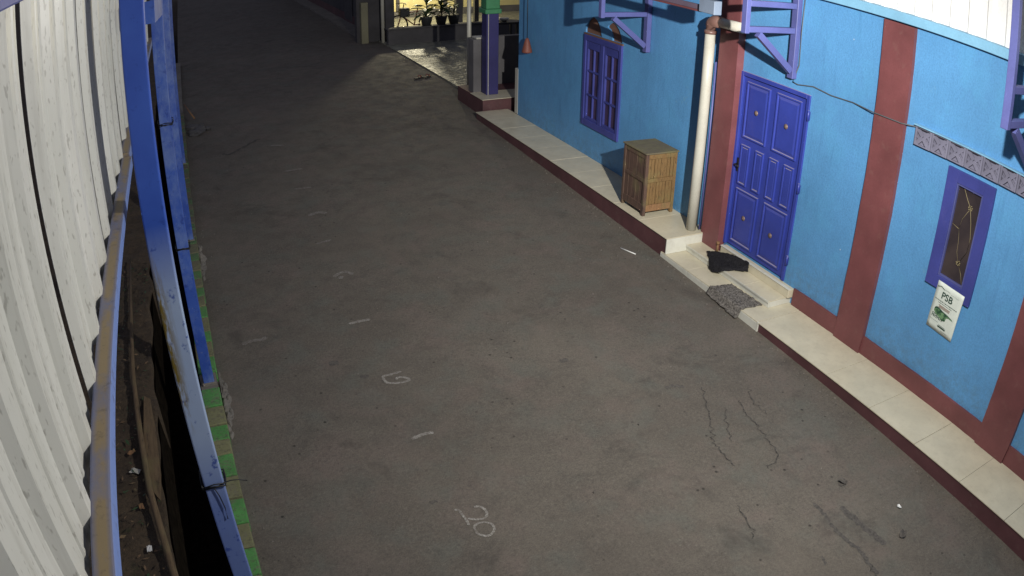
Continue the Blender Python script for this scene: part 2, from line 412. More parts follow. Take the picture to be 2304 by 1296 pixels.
# ------------------------------------------------------------------ ground, road, ditch
b = B()
v = [b.verts.new(p) for p in ((-300, -300, -1.2), (300, -300, -1.2), (300, 300, -1.2), (-300, 300, -1.2))]; b.faces.new(v)
struct(obj('ground', b, DIRT))
b = B()
xs = [-.20 + i * (9.2 / 92) for i in range(93)] + [10, 14, 22]
ys = [-6 + .2 * i for i in range(141)] + [22.2 + i * 1.0 for i in range(13)] + [38, 44, 52, 60]
g = {}
for i, x in enumerate(xs):
    for j, y in enumerate(ys):
        u = noise.noise(Vector((x * .9, y * .7, 0))) * .012 + noise.noise(Vector((x * 3, y * 3, 4))) * .004
        if x < .3: u += .05 * math.exp(-((x + .2) / .22) ** 2) * max(0, noise.noise(Vector((x * 4, y * 1.3, 9))) + .15)
        if x > 4.7 : u *= .3
        g[i, j] = b.verts.new((x, y, zr(y) + u))
for i in range(len(xs) - 1):
    for j in range(len(ys) - 1):
        f = b.faces.new((g[i, j], g[i + 1, j], g[i + 1, j + 1], g[i, j + 1])); f.smooth = True
ROAD = struct(obj('road', b, ASPHALT))

def road_z(x, y):
    u = noise.noise(Vector((x * .9, y * .7, 0))) * .012 + noise.noise(Vector((x * 3, y * 3, 4))) * .004
    if x > 4.7: u *= .3
    return zr(y) + u

def smooth_poly(pts, n=6):
    out = []
    P = [Vector((p[0], p[1], 0)) for p in pts]
    for i in range(len(P) - 1):
        p0 = P[max(i - 1, 0)]; p1 = P[i]; p2 = P[i + 1]; p3 = P[min(i + 2, len(P) - 1)]
        for k in range(n):
            t = k / n
            out.append(.5 * ((2 * p1) + (-p0 + p2) * t + (2 * p0 - 5 * p1 + 4 * p2 - p3) * t * t + (-p0 + 3 * p1 - 3 * p2 + p3) * t ** 3))
    out.append(P[-1]); return out

def ribbon(bm, pts, w, up=.005, jit=.3, seed=0, wob=0.0):
    P = smooth_poly(pts, 7); prev = None; n = len(P)
    for i, p in enumerate(P):
        d = (P[min(i + 1, n - 1)] - P[max(i - 1, 0)])
        if d.length < 1e-6: continue
        d.normalize(); s = Vector((-d.y, d.x, 0))
        ww = w * (1 + jit * noise.noise(Vector((i * .9, seed, 0))) * 2) * (.45 if i in (0, n - 1) else 1)
        q = p + s * wob * noise.noise(Vector((i * .7, seed + 5, 0)))
        a = q + s * ww / 2; c = q - s * ww / 2
        cur = (bm.verts.new((a.x, a.y, road_z(a.x, a.y) + up)), bm.verts.new((c.x, c.y, road_z(c.x, c.y) + up)))
        if prev: bm.faces.new((prev[0], prev[1], cur[1], cur[0]))
        prev = cur
chalks = [
 ([[(1.507, 3.945), (1.548, 3.932), (1.571, 3.89), (1.569, 3.843), (1.538, 3.809), (1.486, 3.811), (1.421, 3.846)],
   [(1.365, 3.967), (1.394, 3.947), (1.399, 3.892), (1.406, 3.842), (1.404, 3.778)],
   [(1.427, 3.714), (1.437, 3.756), (1.484, 3.774), (1.53, 3.759), (1.561, 3.724), (1.553, 3.672), (1.511, 3.634), (1.467, 3.639), (1.431, 3.676), (1.427, 3.714)]], .019, CHALK, 'chalk_number'),
 ([[(1.329, 4.854), (1.392, 4.87), (1.455, 4.881), (1.525, 4.873)]], .034, CHALK, 'chalk_dash'),
 ([[(1.54, 5.808), (1.423, 5.795), (1.358, 5.783), (1.362, 5.697), (1.393, 5.666), (1.488, 5.641), (1.569, 5.654), (1.541, 5.705), (1.483, 5.727), (1.462, 5.701)]], .026, CHALK, 'chalk_number'),
 ([[(1.288, 6.788), (1.406, 6.799), (1.514, 6.798)]], .04, CHALK, 'chalk_dash'),
 ([[(1.365, 7.832), (1.424, 7.879), (1.511, 7.908), (1.583, 7.808)], [(1.408, 7.773), (1.469, 7.797)]], .05, CHALK_FAINT, 'chalk_number'),
 ([[(1.343, 8.756), (1.452, 8.782), (1.545, 8.807)]], .04, CHALK_FAINT, 'chalk_dash'),
 ([[(1.423, 9.665), (1.555, 9.72), (1.662, 9.642)]], .07, CHALK_FAINT, 'chalk_number'),
 ([[(1.38, 10.688), (1.64, 10.664)]], .05, CHALK_FAINT, 'chalk_dash'),
 ([[(1.374, 11.515), (1.655, 11.511)]], .06, CHALK_FAINT, 'chalk_dash'),
 ([[(1.349, 12.906), (1.552, 12.80)]], .06, CHALK_FAINT, 'chalk_dash'),
 ([[(0.186, 6.794), (0.30, 6.82), (0.416, 6.796)], [(.40, 6.84), (.44, 6.80)]], .05, CHALK_FAINT, 'chalk_smear'),
]
for k, (ls, wd, mt, nm) in enumerate(chalks):
    b = B()
    for q, l in enumerate(ls): ribbon(b, l, wd, .004, .3, k * 3 + q)
    obj(nm, b, mt, ROAD)
cr = [[(3.95, 4.53), (3.81, 4.25), (3.69, 4.02), (3.59, 3.85), (3.57, 3.7), (3.56, 3.51)], [(4.15, 4.22), (4.09, 4.03), (4.07, 3.84), (4.03, 3.63), (3.98, 3.44), (3.8, 3.37)],
      [(3.31, 3.13), (3.26, 2.88), (3.21, 2.78)], [(4.34, 4.32), (4.26, 4.14), (4.27, 3.95)], [(3.96, 4.19), (3.82, 3.96), (3.73, 3.78)],
      [(3.85, 2.09), (3.80, 1.95), (3.84, 1.7), (3.79, 1.4)], [(.5, 12.9), (.62, 12.8), (.9, 13.1), (1.2, 13.4)]]
for k, l in enumerate(cr):
    b = B(); ribbon(b, l, .013 if l[0][1] < 10 else .05, .003, .6, 40 + k, .05); obj('crack', b, CRACK, ROAD)
st = [([(3.88, 2.85), (3.88, 2.71), (3.85, 2.57), (3.85, 2.39), (3.87, 2.24), (3.84, 2.09), (3.84, 1.97)], .035), ([(4.06, 2.7), (4.07, 2.5), (4.09, 2.32), (4.1, 2.17)], .06),
      ([(3.57, 2.37), (3.53, 2.28)], .02), ([(4.22, 2.90), (4.29, 2.89)], .05), ([(.94, 6.16), (1.03, 6.15)], .07), ([(1.22, 4.10), (1.28, 4.10)], .03), ([(2.95, 5.4), (3.03, 5.42)], .06), ([(1.16, 5.86), (1.24, 5.84)], .05), ([(3.63, 4.65), (3.72, 4.66), (3.8, 4.6)], .04)]
for k, (l, wd) in enumerate(st):
    b = B(); ribbon(b, l, wd, .002, .45, 70 + k, .025); obj('stain', b, STAIN, ROAD)

# drain between curb and dirt, built as a channel open to the sky
b = B()
def strip(bm, prof, y0, y1, n, amp=0.0, seed=0.0, smooth=True):
    rows = []
    for j in range(n + 1):
        y = y0 + (y1 - y0) * j / n
        rows.append([bm.verts.new((x + amp * noise.noise(Vector((i * 3.1 + seed, y * 2.2, 1))), y, zr(y) + z + amp * noise.noise(Vector((i * 5.3, y * 2.7, seed))))) for i, (x, z) in enumerate(prof)])
    for j in range(n):
        for i in range(len(prof) - 1):
            f = bm.faces.new((rows[j][i], rows[j][i + 1], rows[j + 1][i + 1], rows[j + 1][i])); f.smooth = smooth
strip(b, [(-.28, .03), (-.283, -.62), (-.5, -.66), (-.70, -.62), (-.722, .045)], -6, 26, 130, .012, 2)
struct(obj('drain', b, MUD))
b = B()
rows = []
dys = [-6 + .055 * j for j in range(420)] + [17.5, 20, 26, 40]
dxs = [-.735, -.74, -.77, -.80, -.84, -.88, -.92, -.97, -1.02, -1.08, -1.15, -1.25, -1.4, -1.7, -2.2, -3.2, -5, -9]
for y in dys:
    r = []
    for i, x in enumerate(dxs):
        z = zr(y) + .06 + .035 * noise.noise(Vector((x * 4, y * 2.5, 0))) + .03 * noise.noise(Vector((x * 11, y * 9, 3))) + .014 * noise.noise(Vector((x * 26, y * 22, 3)))
        xx = x + (.05 * noise.noise(Vector((0, y * 2.1, 7))) if i < 3 else 0)
        if i == 0: z = zr(y) - .5
        r.append(b.verts.new((xx, y, z)))
    rows.append(r)
for j in range(len(rows) - 1):
    for i in range(len(dxs) - 1):
        f = b.faces.new((rows[j][i], rows[j][i + 1], rows[j + 1][i + 1], rows[j + 1][i])); f.smooth = True
struct(obj('dirt_strip', b, DIRT))

# ------------------------------------------------------------------ painted curb of blocks
CURB = thing('curb', 'low curb of green and olive painted blocks under the blue posts', 'curb', (-.2, 6, 0))
b = B(); strip(b, [(-.282, -.1), (-.282, .10), (-.13, .10), (-.13, -.1)], -3, 22, 60, .004, 1, False); obj('core', b, CEMENT, CURB)
y = 1.0; k = 0
while y < 15.5:
    ln = random.uniform(.19, .30); grn = k % 2 == 0
    if not (6.0 < y + ln / 2 < 6.3):
        b = B(); z = zr(y + ln / 2)
        dx = random.uniform(-.006, .006); dz = random.uniform(-.008, .008)
        bx(b, -.288 + dx, -.112 + dx, y + .003, y + ln - .003, z - .08, z + .118 + dz, .008)
        for vv in b.verts:
            vv.co += Vector((noise.noise(vv.co * 9), noise.noise(vv.co * 8 + Vector((3, 0, 0))), noise.noise(vv.co * 7 + Vector((0, 4, 0))))) * .006
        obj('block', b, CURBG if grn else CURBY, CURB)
    y += ln; k += 1
def crumbled(y0, y1, w0, lbl):
    b = B(); ny, nx = int((y1 - y0) / .022), 8; g = {}
    for j in range(ny + 1):
        y = y0 + (y1 - y0) * j / ny; e = max(0.0, math.sin(math.pi * j / ny)) ** .4
        wd = w0 * e * (.75 + .6 * noise.noise(Vector((y * 5, 3, 0))))
        for i in range(nx + 1):
            t = i / nx; x = -.108 + t * wd
            c = abs(noise.noise(Vector((x * 17, y * 9, 2)))) * .07 + noise.noise(Vector((x * 45, y * 40, 5))) * .012
            g[i, j] = b.verts.new((x, y + .006 * noise.noise(Vector((x * 40, y * 40, 0))), zr(y) - .02 + e * (1 - t ** 3) * (.035 + c)))
    for j in range(ny):
        for i in range(nx): b.faces.new((g[i, j], g[i + 1, j], g[i + 1, j + 1], g[i, j + 1]))
    tag(obj('crumbled_cement', b, CEMENT), lbl, 'rubble', 'crumbled cement along the curb')
crumbled(5.30, 6.42, .105, 'crumbled grey cement edge on the road beside the second post foot')
crumbled(8.25, 9.40, .11, 'crumbled grey cement edge beside the third post, in half shade')
b = B()
for k, (dx, dy, r) in enumerate([(0, 0, .14), (.12, -.25, .11), (.02, -.4, .12), (.16, .1, .08), (.28, -.2, .07)]): rock(b, (dx, dy, 0), r, 31 + k, .6)
o = obj('debris_heap', b, CEMENT_D); o.location = (.05, 14.7, zr(14.7) + .03); tag(o, 'dark heap of broken debris at the curb in the shade', 'debris')
b = B(); tube(b, [(-.08, 15.6, zr(15) + .30), (.0, 15.15, zr(15) + .26), (.09, 14.75, zr(15) + .2)], .018, 6)
tag(obj('broken_stick', b, WOOD_B), 'short orange brown stick jutting from the dark debris heap', 'stick')

# ------------------------------------------------------------------ blue posts on the curb
lab = {3.05: 'nearest pale blue square post with yellowish stains', 6.1: 'second worn blue square post from the camera standing on the curb',
       9.3: 'third blue post from the camera in half shade', 12.4: 'fourth blue post from the camera, deep in the shade'}
def wire_tie(parent, x, y, z, r=.055, seed=0, tail=False):
    b = B()
    for q in range(3):
        zz = z + (q - 1) * .012; rr = r + .004 * q
        pts = [(x + sx * rr, y + sy * rr, zz + random.uniform(-.012, .012)) for sx, sy in ((-1, -1), (0, -1.03), (1, -1), (1.03, 0), (1, 1), (0, 1.02), (-1, 1), (-1.02, 0), (-1, -1))]
        tube(b, pts, .0035, 5)
    if tail:
        tube(b, [(x + .02, y - .055, z), (x + .055, y - .06, z + .02), (x + .09, y - .06, z + .025), (x + .13, y - .05, z + .012), (x + .17, y - .05, z - .005)], .003, 5)
        tube(b, [(x - .005, y - .056, z), (x + .012, y - .058, z - .06), (x + .022, y - .058, z - .14), (x + .02, y - .057, z - .22)], .003, 5)
    obj('wire_tie', b, WIREM, parent)
for y, l in lab.items():
    P = thing('blue_post', l, 'post', (-.2, y, zr(y) + .1), 'blue posts along the curb')
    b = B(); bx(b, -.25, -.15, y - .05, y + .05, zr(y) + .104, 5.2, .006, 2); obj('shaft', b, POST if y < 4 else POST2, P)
    b = B(); bx(b, -.265, -.135, y - .065, y + .065, zr(y) + .096, zr(y) + .128, .004); obj('foot_plate', b, CEMENT, P)
    if y < 4: wire_tie(P, -.2, y, 1.41, tail=True)
    elif y < 7:
        wire_tie(P, -.2, y, 1.37, seed=1); wire_tie(P, -.2, y, 2.43, seed=2)
    if y < 12:
        pass
# beam under the terrace roof joining the post heads
b = B()
va = [b.verts.new((x, y, z)) for x in (-.245, -.155) for y, z in ((4.36, 3.43), (6.045, 3.30), (6.045, 3.43), (4.36, 3.56))]
for q in ((0, 1, 2, 3), (7, 6, 5, 4), (0, 4, 5, 1), (1, 5, 6, 2), (2, 6, 7, 3), (3, 7, 4, 0)): b.faces.new([va[i] for i in q])
tag(obj('knee_brace', b, POST2), 'blue brace near the top of the second post, cut by the frame', 'brace')

# ------------------------------------------------------------------ corrugated sheets and rails
def corr_sheet(name, y0, y1, z0, z1, x, h=.023, pitch=.26, phase=0.0, jag=.042, seed=0, sgn=1, tilt=0.0):
    b = B(); prof = []
    y = y0
    kps = []
    n = int((y1 - y0) / pitch) + 2
    for k in range(n):
        base = y0 + phase + k * pitch
        if base + .094 > y1 - .12: break
        kps += [(base, 0), (base + .024, h), (base + .070, h), (base + .094, 0), (base + .166, .0), (base + .172, .005), (base + .186, .005), (base + .192, 0)]
    kps = [(y0, 0)] + [p for p in kps if y0 < p[0] < y1] + [(y1, 0)]
    lo, hi = [], []
    for i, (yy, hh) in enumerate(kps):
        zb = z0 + jag * (noise.noise(Vector((seed, 0, 0))) * .6 + .8 * ((yy - y0) / (y1 - y0) - .5) * (1 if int(seed * 10) % 2 else -1) + .35 * noise.noise(Vector((yy * 2.1, seed + 3, 0))) + (.5 if int((yy - y0 - phase) / pitch) % 3 == 1 else 0))
        nz = 8; col = []
        for q in range(nz + 1):
            t = q / nz; z = zb + (z1 - zb) * t
            wv = .006 * noise.noise(Vector((yy * 1.5, z * 1.2, seed)))
            col.append(b.verts.new((x + sgn * (hh + wv + tilt * (z - z0)), yy, z)))
        if lo:
            for q in range(nz): b.faces.new((lo[q], col[q], col[q + 1], lo[q + 1]))
        lo = col
    o = obj(name, b, SHEET)
    md = o.modifiers.new('thickness', 'SOLIDIFY'); md.thickness = .0018; md.offset = 0
    return o
sheets = [(-.55, .69, 'white corrugated sheet at the left edge, nearest the camera'), (.71, 1.714, 'white corrugated sheet before the first dark gap from the left'), (1.758, 2.770, 'broad white corrugated sheet between the two widest dark gaps'),
          (2.796, 4.157, 'narrow looking white corrugated sheet just left of the nearest blue post'), (4.178, 5.2, 'white corrugated sheet half hidden behind the nearest blue post'), (5.22, 6.24, None), (6.26, 7.28, None), (7.3, 8.32, None)]
for k, (a, c, l) in enumerate(sheets):
    o = corr_sheet('corrugated_sheet', a, c, 2.775, 4.9, -.40, phase=.006, seed=k * 2.7)
    o['label'] = l or 'white corrugated sheet glimpsed as a sliver between the blue posts'
    o['category'] = 'metal sheet'; o['group'] = 'white corrugated sheets of the left side wall'
# lower rail: two lengths of square tube, and the top rail
def rail(name, y0, y1, z0, lbl, xc=-.3525, wd=.055, jog=0.0):
    b = B(); bx(b, -wd / 2, wd / 2, y0, y1, -wd / 2, wd / 2, .006, 2)
    o = obj(name, b, RAIL); o.location = (xc + jog, 0, z0); tag(o, lbl, 'rail'); return o
rail('steel_rail', -.6, 3.86, 2.808, 'long brown and blue square steel rail below the white sheets')
rail('steel_rail', 3.90, 8.4, 2.815, 'far length of square steel rail behind the nearest blue post', jog=-.012)
b = B(); bx(b, -.375, -.325, -.6, 1.78, 3.845, 3.905, .004)
tag(obj('upper_rail', b, VIOLET), 'violet blue upper rail crossing the top left corner', 'rail')
# stick and board lying in the dirt beside the drain
b = B()
pts = [(-.985, 8.9), (-.95, 7.4), (-.93, 6.4), (-.885, 5.5), (-.83, 4.7), (-.77, 4.2), (-.715, 3.7), (-.66, 3.2)]
tube(b, [(x, y, zr(y) + .15 + .01 * math.sin(y * 3)) for x, y in pts], .028, 7, rs=[.014, .02, .024, .027, .028, .03, .03, .03])
tag(obj('long_pole', b, STICKM), 'long bare wooden pole lying on the dirt beside the drain', 'pole')
b = B()
top = [(-.835, 6.05), (-.775, 5.98), (-.742, 5.5), (-.735, 4.95), (-.76, 4.62), (-.82, 4.75), (-.86, 5.4)]
va = [b.verts.new((x, y, zr(y) + .125 + .01 * noise.noise(Vector((x * 9, y * 4, 0))))) for x, y in top]; vb = [b.verts.new((q.co.x, q.co.y, q.co.z - .022)) for q in va]
b.faces.new(va); b.faces.new(vb[::-1])
for i in range(len(va)): b.faces.new((va[i], vb[i], vb[(i + 1) % 7], va[(i + 1) % 7]))
tag(obj('broken_board', b, STICKM), 'flat muddy brown board lying between the pole and the drain', 'board')
b = B(); random.seed(5)
for k in range(520):
    y = random.uniform(2.6, 9.0); x = random.uniform(-1.35, -.76); r = random.uniform(.006, .022); a = random.uniform(0, 6.3); z = zr(y) + .09 + random.uniform(0, .03)
    d1 = Vector((math.cos(a), math.sin(a), random.uniform(-.3, .3))) * r * 1.8; d2 = Vector((-math.sin(a), math.cos(a), random.uniform(-.4, .4))) * r * random.uniform(.25, .8); c0 = Vector((x, y, z))
    q = [b.verts.new(c0 - d1), b.verts.new(c0 + d2), b.verts.new(c0 + d1), b.verts.new(c0 - d2)]; b.faces.new((q[0], q[1], q[2])).material_index = k % 3; b.faces.new((q[0], q[2], q[3])).material_index = k % 3
o = obj('leaf_litter', b, [mk_wood('dry_litter', (.14, .085, .045), (.20, .13, .07), (.05, .03, .02)), DIRT, LEAF]); o['kind'] = 'stuff'
for k, (x, y, r) in enumerate([(-.90, 4.15, .02), (-.96, 5.05, .03), (-.98, 5.3, .024), (-.93, 4.62, .02)]):
    b = B()
    res = bmesh.ops.create_grid(b, x_segments=5, y_segments=4, size=1)
    for q in b.verts:
        p = q.co.copy(); q.co = Vector((p.x * r, p.y * r * 1.6, .5 * r * noise.noise(Vector((p.x * 1.5 + k * 5, p.y * 1.5, 0))) + .12 * r))
    o = obj('litter_scrap', b, STRAW if k in (0,) else (PIPE if k == 1 else WOOD_B)); o.location = (x, y, zr(y) + .10); o.rotation_euler = (0, 0, k * 1.1)
    tag(o, ['crumpled white paper scrap on the dirt beside the pole', 'pale plastic scrap on the dirt between rail and pole', 'pinkish scrap on the dirt, farthest of the scraps', 'brown husk on the dirt between rail and pole'][k], 'litter')

# ------------------------------------------------------------------ porch slabs, steps, tiles
def tiles(parent, x0, x1, yl, z, mat, gap=.0035, th=.012, xs=None):
    for i in range(len(yl) - 1):
        xsplit = xs or [x0, x1]
        for j in range(len(xsplit) - 1):
            b = B(); dz = random.uniform(-.0012, .0012)
            bx(b, xsplit[j] + gap * .5, xsplit[j + 1] - gap * .5, yl[i] + gap * .5, yl[i + 1] - gap * .5, z - th, z + dz, .0015)
            obj('tile', b, mat, parent)
P = struct(thing('porch', '', '', (5.4, 3, ZN)))
del P['label'], P['category']
boxobj('slab', (XC + .018, XW + .02, -1.0, 5.115, -.5, ZN - .006), GROUT, P)
wobox('riser', (XC + .010, XC + .03, -1.0, 5.115, -.5, ZN - .016), MAROON_D, P, 1, .006)
yl = [-.85, -.235, .375, .985, 1.594, 2.205, 2.815, 3.43, 4.04, 4.65, 5.115]
tiles(P, XC - .004, XW, yl, ZN, TILE)
# lower step (same level as the near slab), white tiled front
S = struct(thing('steps', '', '', (5.4, 6, ZN))); del S['label'], S['category']
boxobj('slab', (XC + .012, XW + .02, 5.118, 6.95, -.5, ZN - .006), GROUT, S)
tiles(S, XC - .004, XW, [5.118, 5.40, 5.9, 6.4, 6.948], ZN, TILE)
for a, c in ((5.118, 5.40), (5.403, 5.9), (5.903, 6.4), (6.403, 6.948)):
    boxobj('front_tile', (XC - .006, XC + .012, a, c - .003, zr(a) - .1, ZN - .014), TILE_W, S, .0015)
boxobj('edge_strip', (XC - .009, XC + .012, 5.10, 5.117, zr(5) - .1, ZN + .002), TILE_W, S)
# upper step
UZ = .10
boxobj('slab', (5.40, XW + .02, 5.312, 6.99, ZN + .001, UZ - .010), GROUT, S)
tiles(S, 5.372, XW, [5.300, 5.72, 6.14, 6.56, 6.985], UZ, TILE)
for a, c in ((5.300, 5.72), (5.72, 6.14), (6.14, 6.56), (6.56, 6.985)):
    boxobj('front_tile', (5.378, 5.398, a + .002, c - .002, ZN + .002, UZ - .013), TILE_W, S, .0015)
    boxobj('edge_strip', (5.366, 5.371, a + .002, c - .002, UZ - .020, UZ + .002), TILE_W, S)
boxobj('side_tile', (5.40, XW, 5.302, 5.312, ZN + .002, UZ - .013), TILE_W, S, .001)
# door sill
boxobj('door_sill', (5.622, XW + .03, 5.27, 6.50, UZ + .001, .198), TILE, S, .003)
for a, c in ((5.27, 5.68), (5.68, 6.09), (6.09, 6.50)):
    boxobj('edge_strip', (5.613, 5.65, a + .002, c - .002, .199, .208), TILE_W, S, .001)
# far slab
F = struct(thing('porch_far', '', '', (5.4, 9, ZF))); F.name = 'far_porch'; del F['label'], F['category']
boxobj('slab', (XC + .018, XW + .02, 6.86, 12.92, -.5, ZF - .006), GROUT, F)
wobox('riser', (XC + .010, XC + .03, 6.86, 12.92, -.5, ZF - .016), MAROON_D, F, 1, .008)
boxobj('end_tile', (XC + .0, XW, 6.846, 6.860, ZN + .002, ZF - .013), TILE_W, F, .001)
yl = [6.846] + [6.846 + .61 * k for k in range(1, 10)] + [12.92]
tiles(F, XC - .006, XW, yl, ZF, TILE)

# ------------------------------------------------------------------ the blue house
HS = thing('house', 'blue rendered house with maroon columns along the right of the road', 'house', (5.8, 6, 0))
def boolean_cut(o, cutters):
    for c in cutters:
        md = o.modifiers.new('cut', 'BOOLEAN'); md.object = c; md.operation = 'DIFFERENCE'; md.solver = 'EXACT'
    dg = bpy.context.evaluated_depsgraph_get(); dg.update()
    me = bpy.data.meshes.new_from_object(o.evaluated_get(dg)); me.name = o.name
    o.modifiers.clear(); o.data = me
    for c in cutters: bpy.data.objects.remove(c, do_unlink=True)
wall = boxobj('wall', (XW, XW + .16, -1.0, 12.48, -.4, 3.30), WALL, HS)
cut = []
def cutter(*d): c = boxobj('c', d, None, HS); cut.append(c)
cutter(XW - .1, XW + .3, 5.47, 6.548, .205, 2.262)          # door opening
cutter(XW - .1, XW + .3, 3.09, 3.57, 1.13, 2.165)           # near window
cutter(XW - .1, XW + .3, 9.11, 10.09, .735, 2.045)          # far window
def arch_prism(poly, x0, x1, mat=None, name='c', parent=HS):
    b = B(); a = [b.verts.new((x0, y, z)) for y, z in poly]; c = [b.verts.new((x1, y, z)) for y, z in poly]
    b.faces.new(a); b.faces.new(c[::-1])
    for i in range(len(poly)): b.faces.new((a[i], c[i], c[(i + 1) % len(poly)], a[(i + 1) % len(poly)]))
    return obj(name, b, mat, parent)
archL = [(10.125, 2.10), (10.125, 2.15), (10.09, 2.23), (10.03, 2.30), (9.96, 2.345), (9.90, 2.36), (9.82, 2.335), (9.75, 2.285), (9.69, 2.20), (9.655, 2.10)]
archR = [(9.36, 2.10), (9.37, 2.16), (9.40, 2.205), (9.44, 2.24), (9.51, 2.27), (9.49, 2.30), (9.42, 2.345), (9.35, 2.36), (9.27, 2.335), (9.19, 2.275), (9.13, 2.19), (9.10, 2.10)]
cut.append(arch_prism(archL, XW - .05, XW + .034)); cut.append(arch_prism(archR, XW - .05, XW + .034))
boolean_cut(wall, cut)
arch_prism([(y, z) for y, z in archL], XW + .026, XW + .0335, HOLE, 'vent_board'); arch_prism([(y, z) for y, z in archR], XW + .026, XW + .0335, HOLE, 'vent_board')
boxobj('dark_interior', (XW + .165, XW + .2, -1.0, 12.4, -.3, 3.2), CEMENT_D, HS)
boxobj('end_wall', (XW + .161, XW + 3.0, 12.30, 12.47, -.3, 3.30), GREYW, HS)
boxobj('corner_strip', (XW - .006, XW + .10, 12.482, 12.60, .23, 1.06), PIPE, HS)
# columns and skirting
wobox('column', (XW - .10, XW + .02, 6.555, 6.885, .10, 3.298), MAROON, HS, 2, .004)
for (a, c) in ((4.17, 4.55), (2.10, 2.48), (.02, .40)):
    wobox('column', (XW - .045, XW + .02, a, c, ZN + .002, 3.28), MAROON, HS, 2, .006)
wobox('skirting', (XW - .022, XW + .01, -1.0, 5.262, ZN - .01, .214), MAROON, HS, 1, .008)
# eaves beam and white cladding above
boxobj('eaves_beam', (XW - .115, XW + .10, -1.0, 6.40, 3.302, 3.392), BLUEBAND, HS, .004)
b = B()
y = -.9
kp = []
while y < 6.5:
    kp += [(y, 0), (y + .03, .03), (y + .075, .03), (y + .105, 0)]; y += .21
pv = None
for yy, hh in kp:
    c = [b.verts.new((XW + .02 - hh, yy, z)) for z in (3.385 + .008 * noise.noise(Vector((yy * 5, 0, 0))), 4.6)]
    if pv: b.faces.new((pv[0], c[0], c[1], pv[1]))
    pv = c
o = obj('cladding', b, CLAD, HS); md = o.modifiers.new('thickness', 'SOLIDIFY'); md.thickness = .002
# door
D = boxobj('door', (XW + .012, XW + .05, 5.502, 6.515, .222, 2.232), COBALT, HS, .003)
for d in ((XW - .018, XW + .06, 5.452, 5.500, .210, 2.285), (XW - .018, XW + .06, 6.517, 6.568, .210, 2.285), (XW - .018, XW + .06, 5.5005, 6.5165, 2.234, 2.285)):
    boxobj('frame', d, COBALT, D, .004)
def raised_panel(parent, y0, y1, z0, z1, x=XW + .012, mat=COBALT, name='panel'):
    b = B()
    m = .028; d0, d1 = .0, .016
    ring = lambda e, xx: [b.verts.new((xx, yy, zz)) for yy, zz in ((y0 + e, z0 + e), (y1 - e, z0 + e), (y1 - e, z1 - e), (y0 + e, z1 - e))]
    R0 = ring(0, x + .002); R1 = ring(.004, x - .018); R2 = ring(.020, x - .018); R3 = ring(.026, x - .002); R4 = ring(.060 if y1 - y0 > .2 else .036, x - .013)
    for A_, B_ in ((R0, R1), (R1, R2), (R2, R3), (R3, R4)):
        for i in range(4): b.faces.new((A_[i], A_[(i + 1) % 4], B_[(i + 1) % 4], B_[i]))
    b.faces.new(R4); b.faces.new(R0[::-1])
    return obj(name, b, mat, parent)
for (a, c) in ((5.575, 5.965), (6.07, 6.46)):
    raised_panel(D, a, c, 1.535, 2.18); raised_panel(D, a, c, .28, .935)
for (a, c) in ((5.575, 5.735), (5.825, 5.975), (6.07, 6.21), (6.305, 6.46)): raised_panel(D, a, c, .985, 1.455)
bk = B(); lathe(bk, [(.001, .0), (.028, .0), (.030, .006), (.018, .010), (.012, .016), (.001, .018)], 14)
bk.transform(Matrix.Rotation(-math.pi / 2, 4, 'Y'))
kme = bpy.data.meshes.new('rosette'); bk.to_mesh(kme); bk.free(); kme.materials.append(ROSE)
for y, z in ((6.261, 1.866), (5.770, 1.859), (6.261, .624), (5.783, .610)): share('rosette', kme, (XW - .002, y, z), D)
b = B(); bx(b, XW + .000, XW + .010, 6.47, 6.505, 1.12, 1.28, .002); tube(b, [(XW, 6.487, 1.21), (XW - .045, 6.487, 1.21), (XW - .05, 6.47, 1.21), (XW - .05, 6.40, 1.205)], .008, 8); obj('handle', b, BLACKM, D)
for z in (2.074, 1.285, .462):
    b = B(); tube(b, [(XW - .022, 5.445, z - .055), (XW - .022, 5.445, z + .055)], .013, 8); bx(b, XW - .021, XW - .017, 5.42, 5.452, z - .045, z + .045); obj('hinge', b, COBALT, D)
# near window
W1 = thing('window', '', '', (XW, 3.3, 1.6)); del W1['label'], W1['category']; W1.parent = HS; W1.location = Vector((XW, 3.33, 1.6)) - HS.location
for d in ((XW - .03, XW + .04, 3.045, 3.165, 1.10, 2.20), (XW - .03, XW + .04, 3.475, 3.60, 1.10, 2.20), (XW - .03, XW + .04, 3.1652, 3.4748, 1.10, 1.222), (XW - .03, XW + .04, 3.1652, 3.4748, 2.088, 2.20)):
    boxobj('frame', d, COBALT2, W1, .004)
for d in ((XW - .022, XW + .02, 3.1655, 3.182, 1.2225, 2.0875), (XW - .022, XW + .02, 3.459, 3.4745, 1.2225, 2.0875), (XW - .022, XW + .02, 3.1825, 3.4585, 1.2225, 1.238), (XW - .022, XW + .02, 3.1825, 3.4585, 2.072, 2.0875)):
    boxobj('bead', d, VIOLET, W1, .002)
boxobj('pane', (XW + .004, XW + .010, 3.17, 3.47, 1.225, 2.085), GLASS, W1)
b = B()
v1 = [(3.40, 2.07), (3.345, 1.99), (3.29, 1.923), (3.252, 1.80), (3.222, 1.672), (3.226, 1.54), (3.29, 1.41), (3.235, 1.33), (3.20, 1.25)]
v2 = [(3.30, 1.90), (3.355, 1.80), (3.37, 1.716), (3.345, 1.60), (3.335, 1.50), (3.295, 1.41)]
for l, r in ((v1, .0026), (v2, .0016)): tube(b, [(XW + .001, y, z) for y, z in l], r, 5)
tube(b, [(XW + .001, 3.37, 1.70), (XW + .001, 3.45, 1.72)], .002, 5)
obj('vine', b, GOLD, W1)
bf = B()
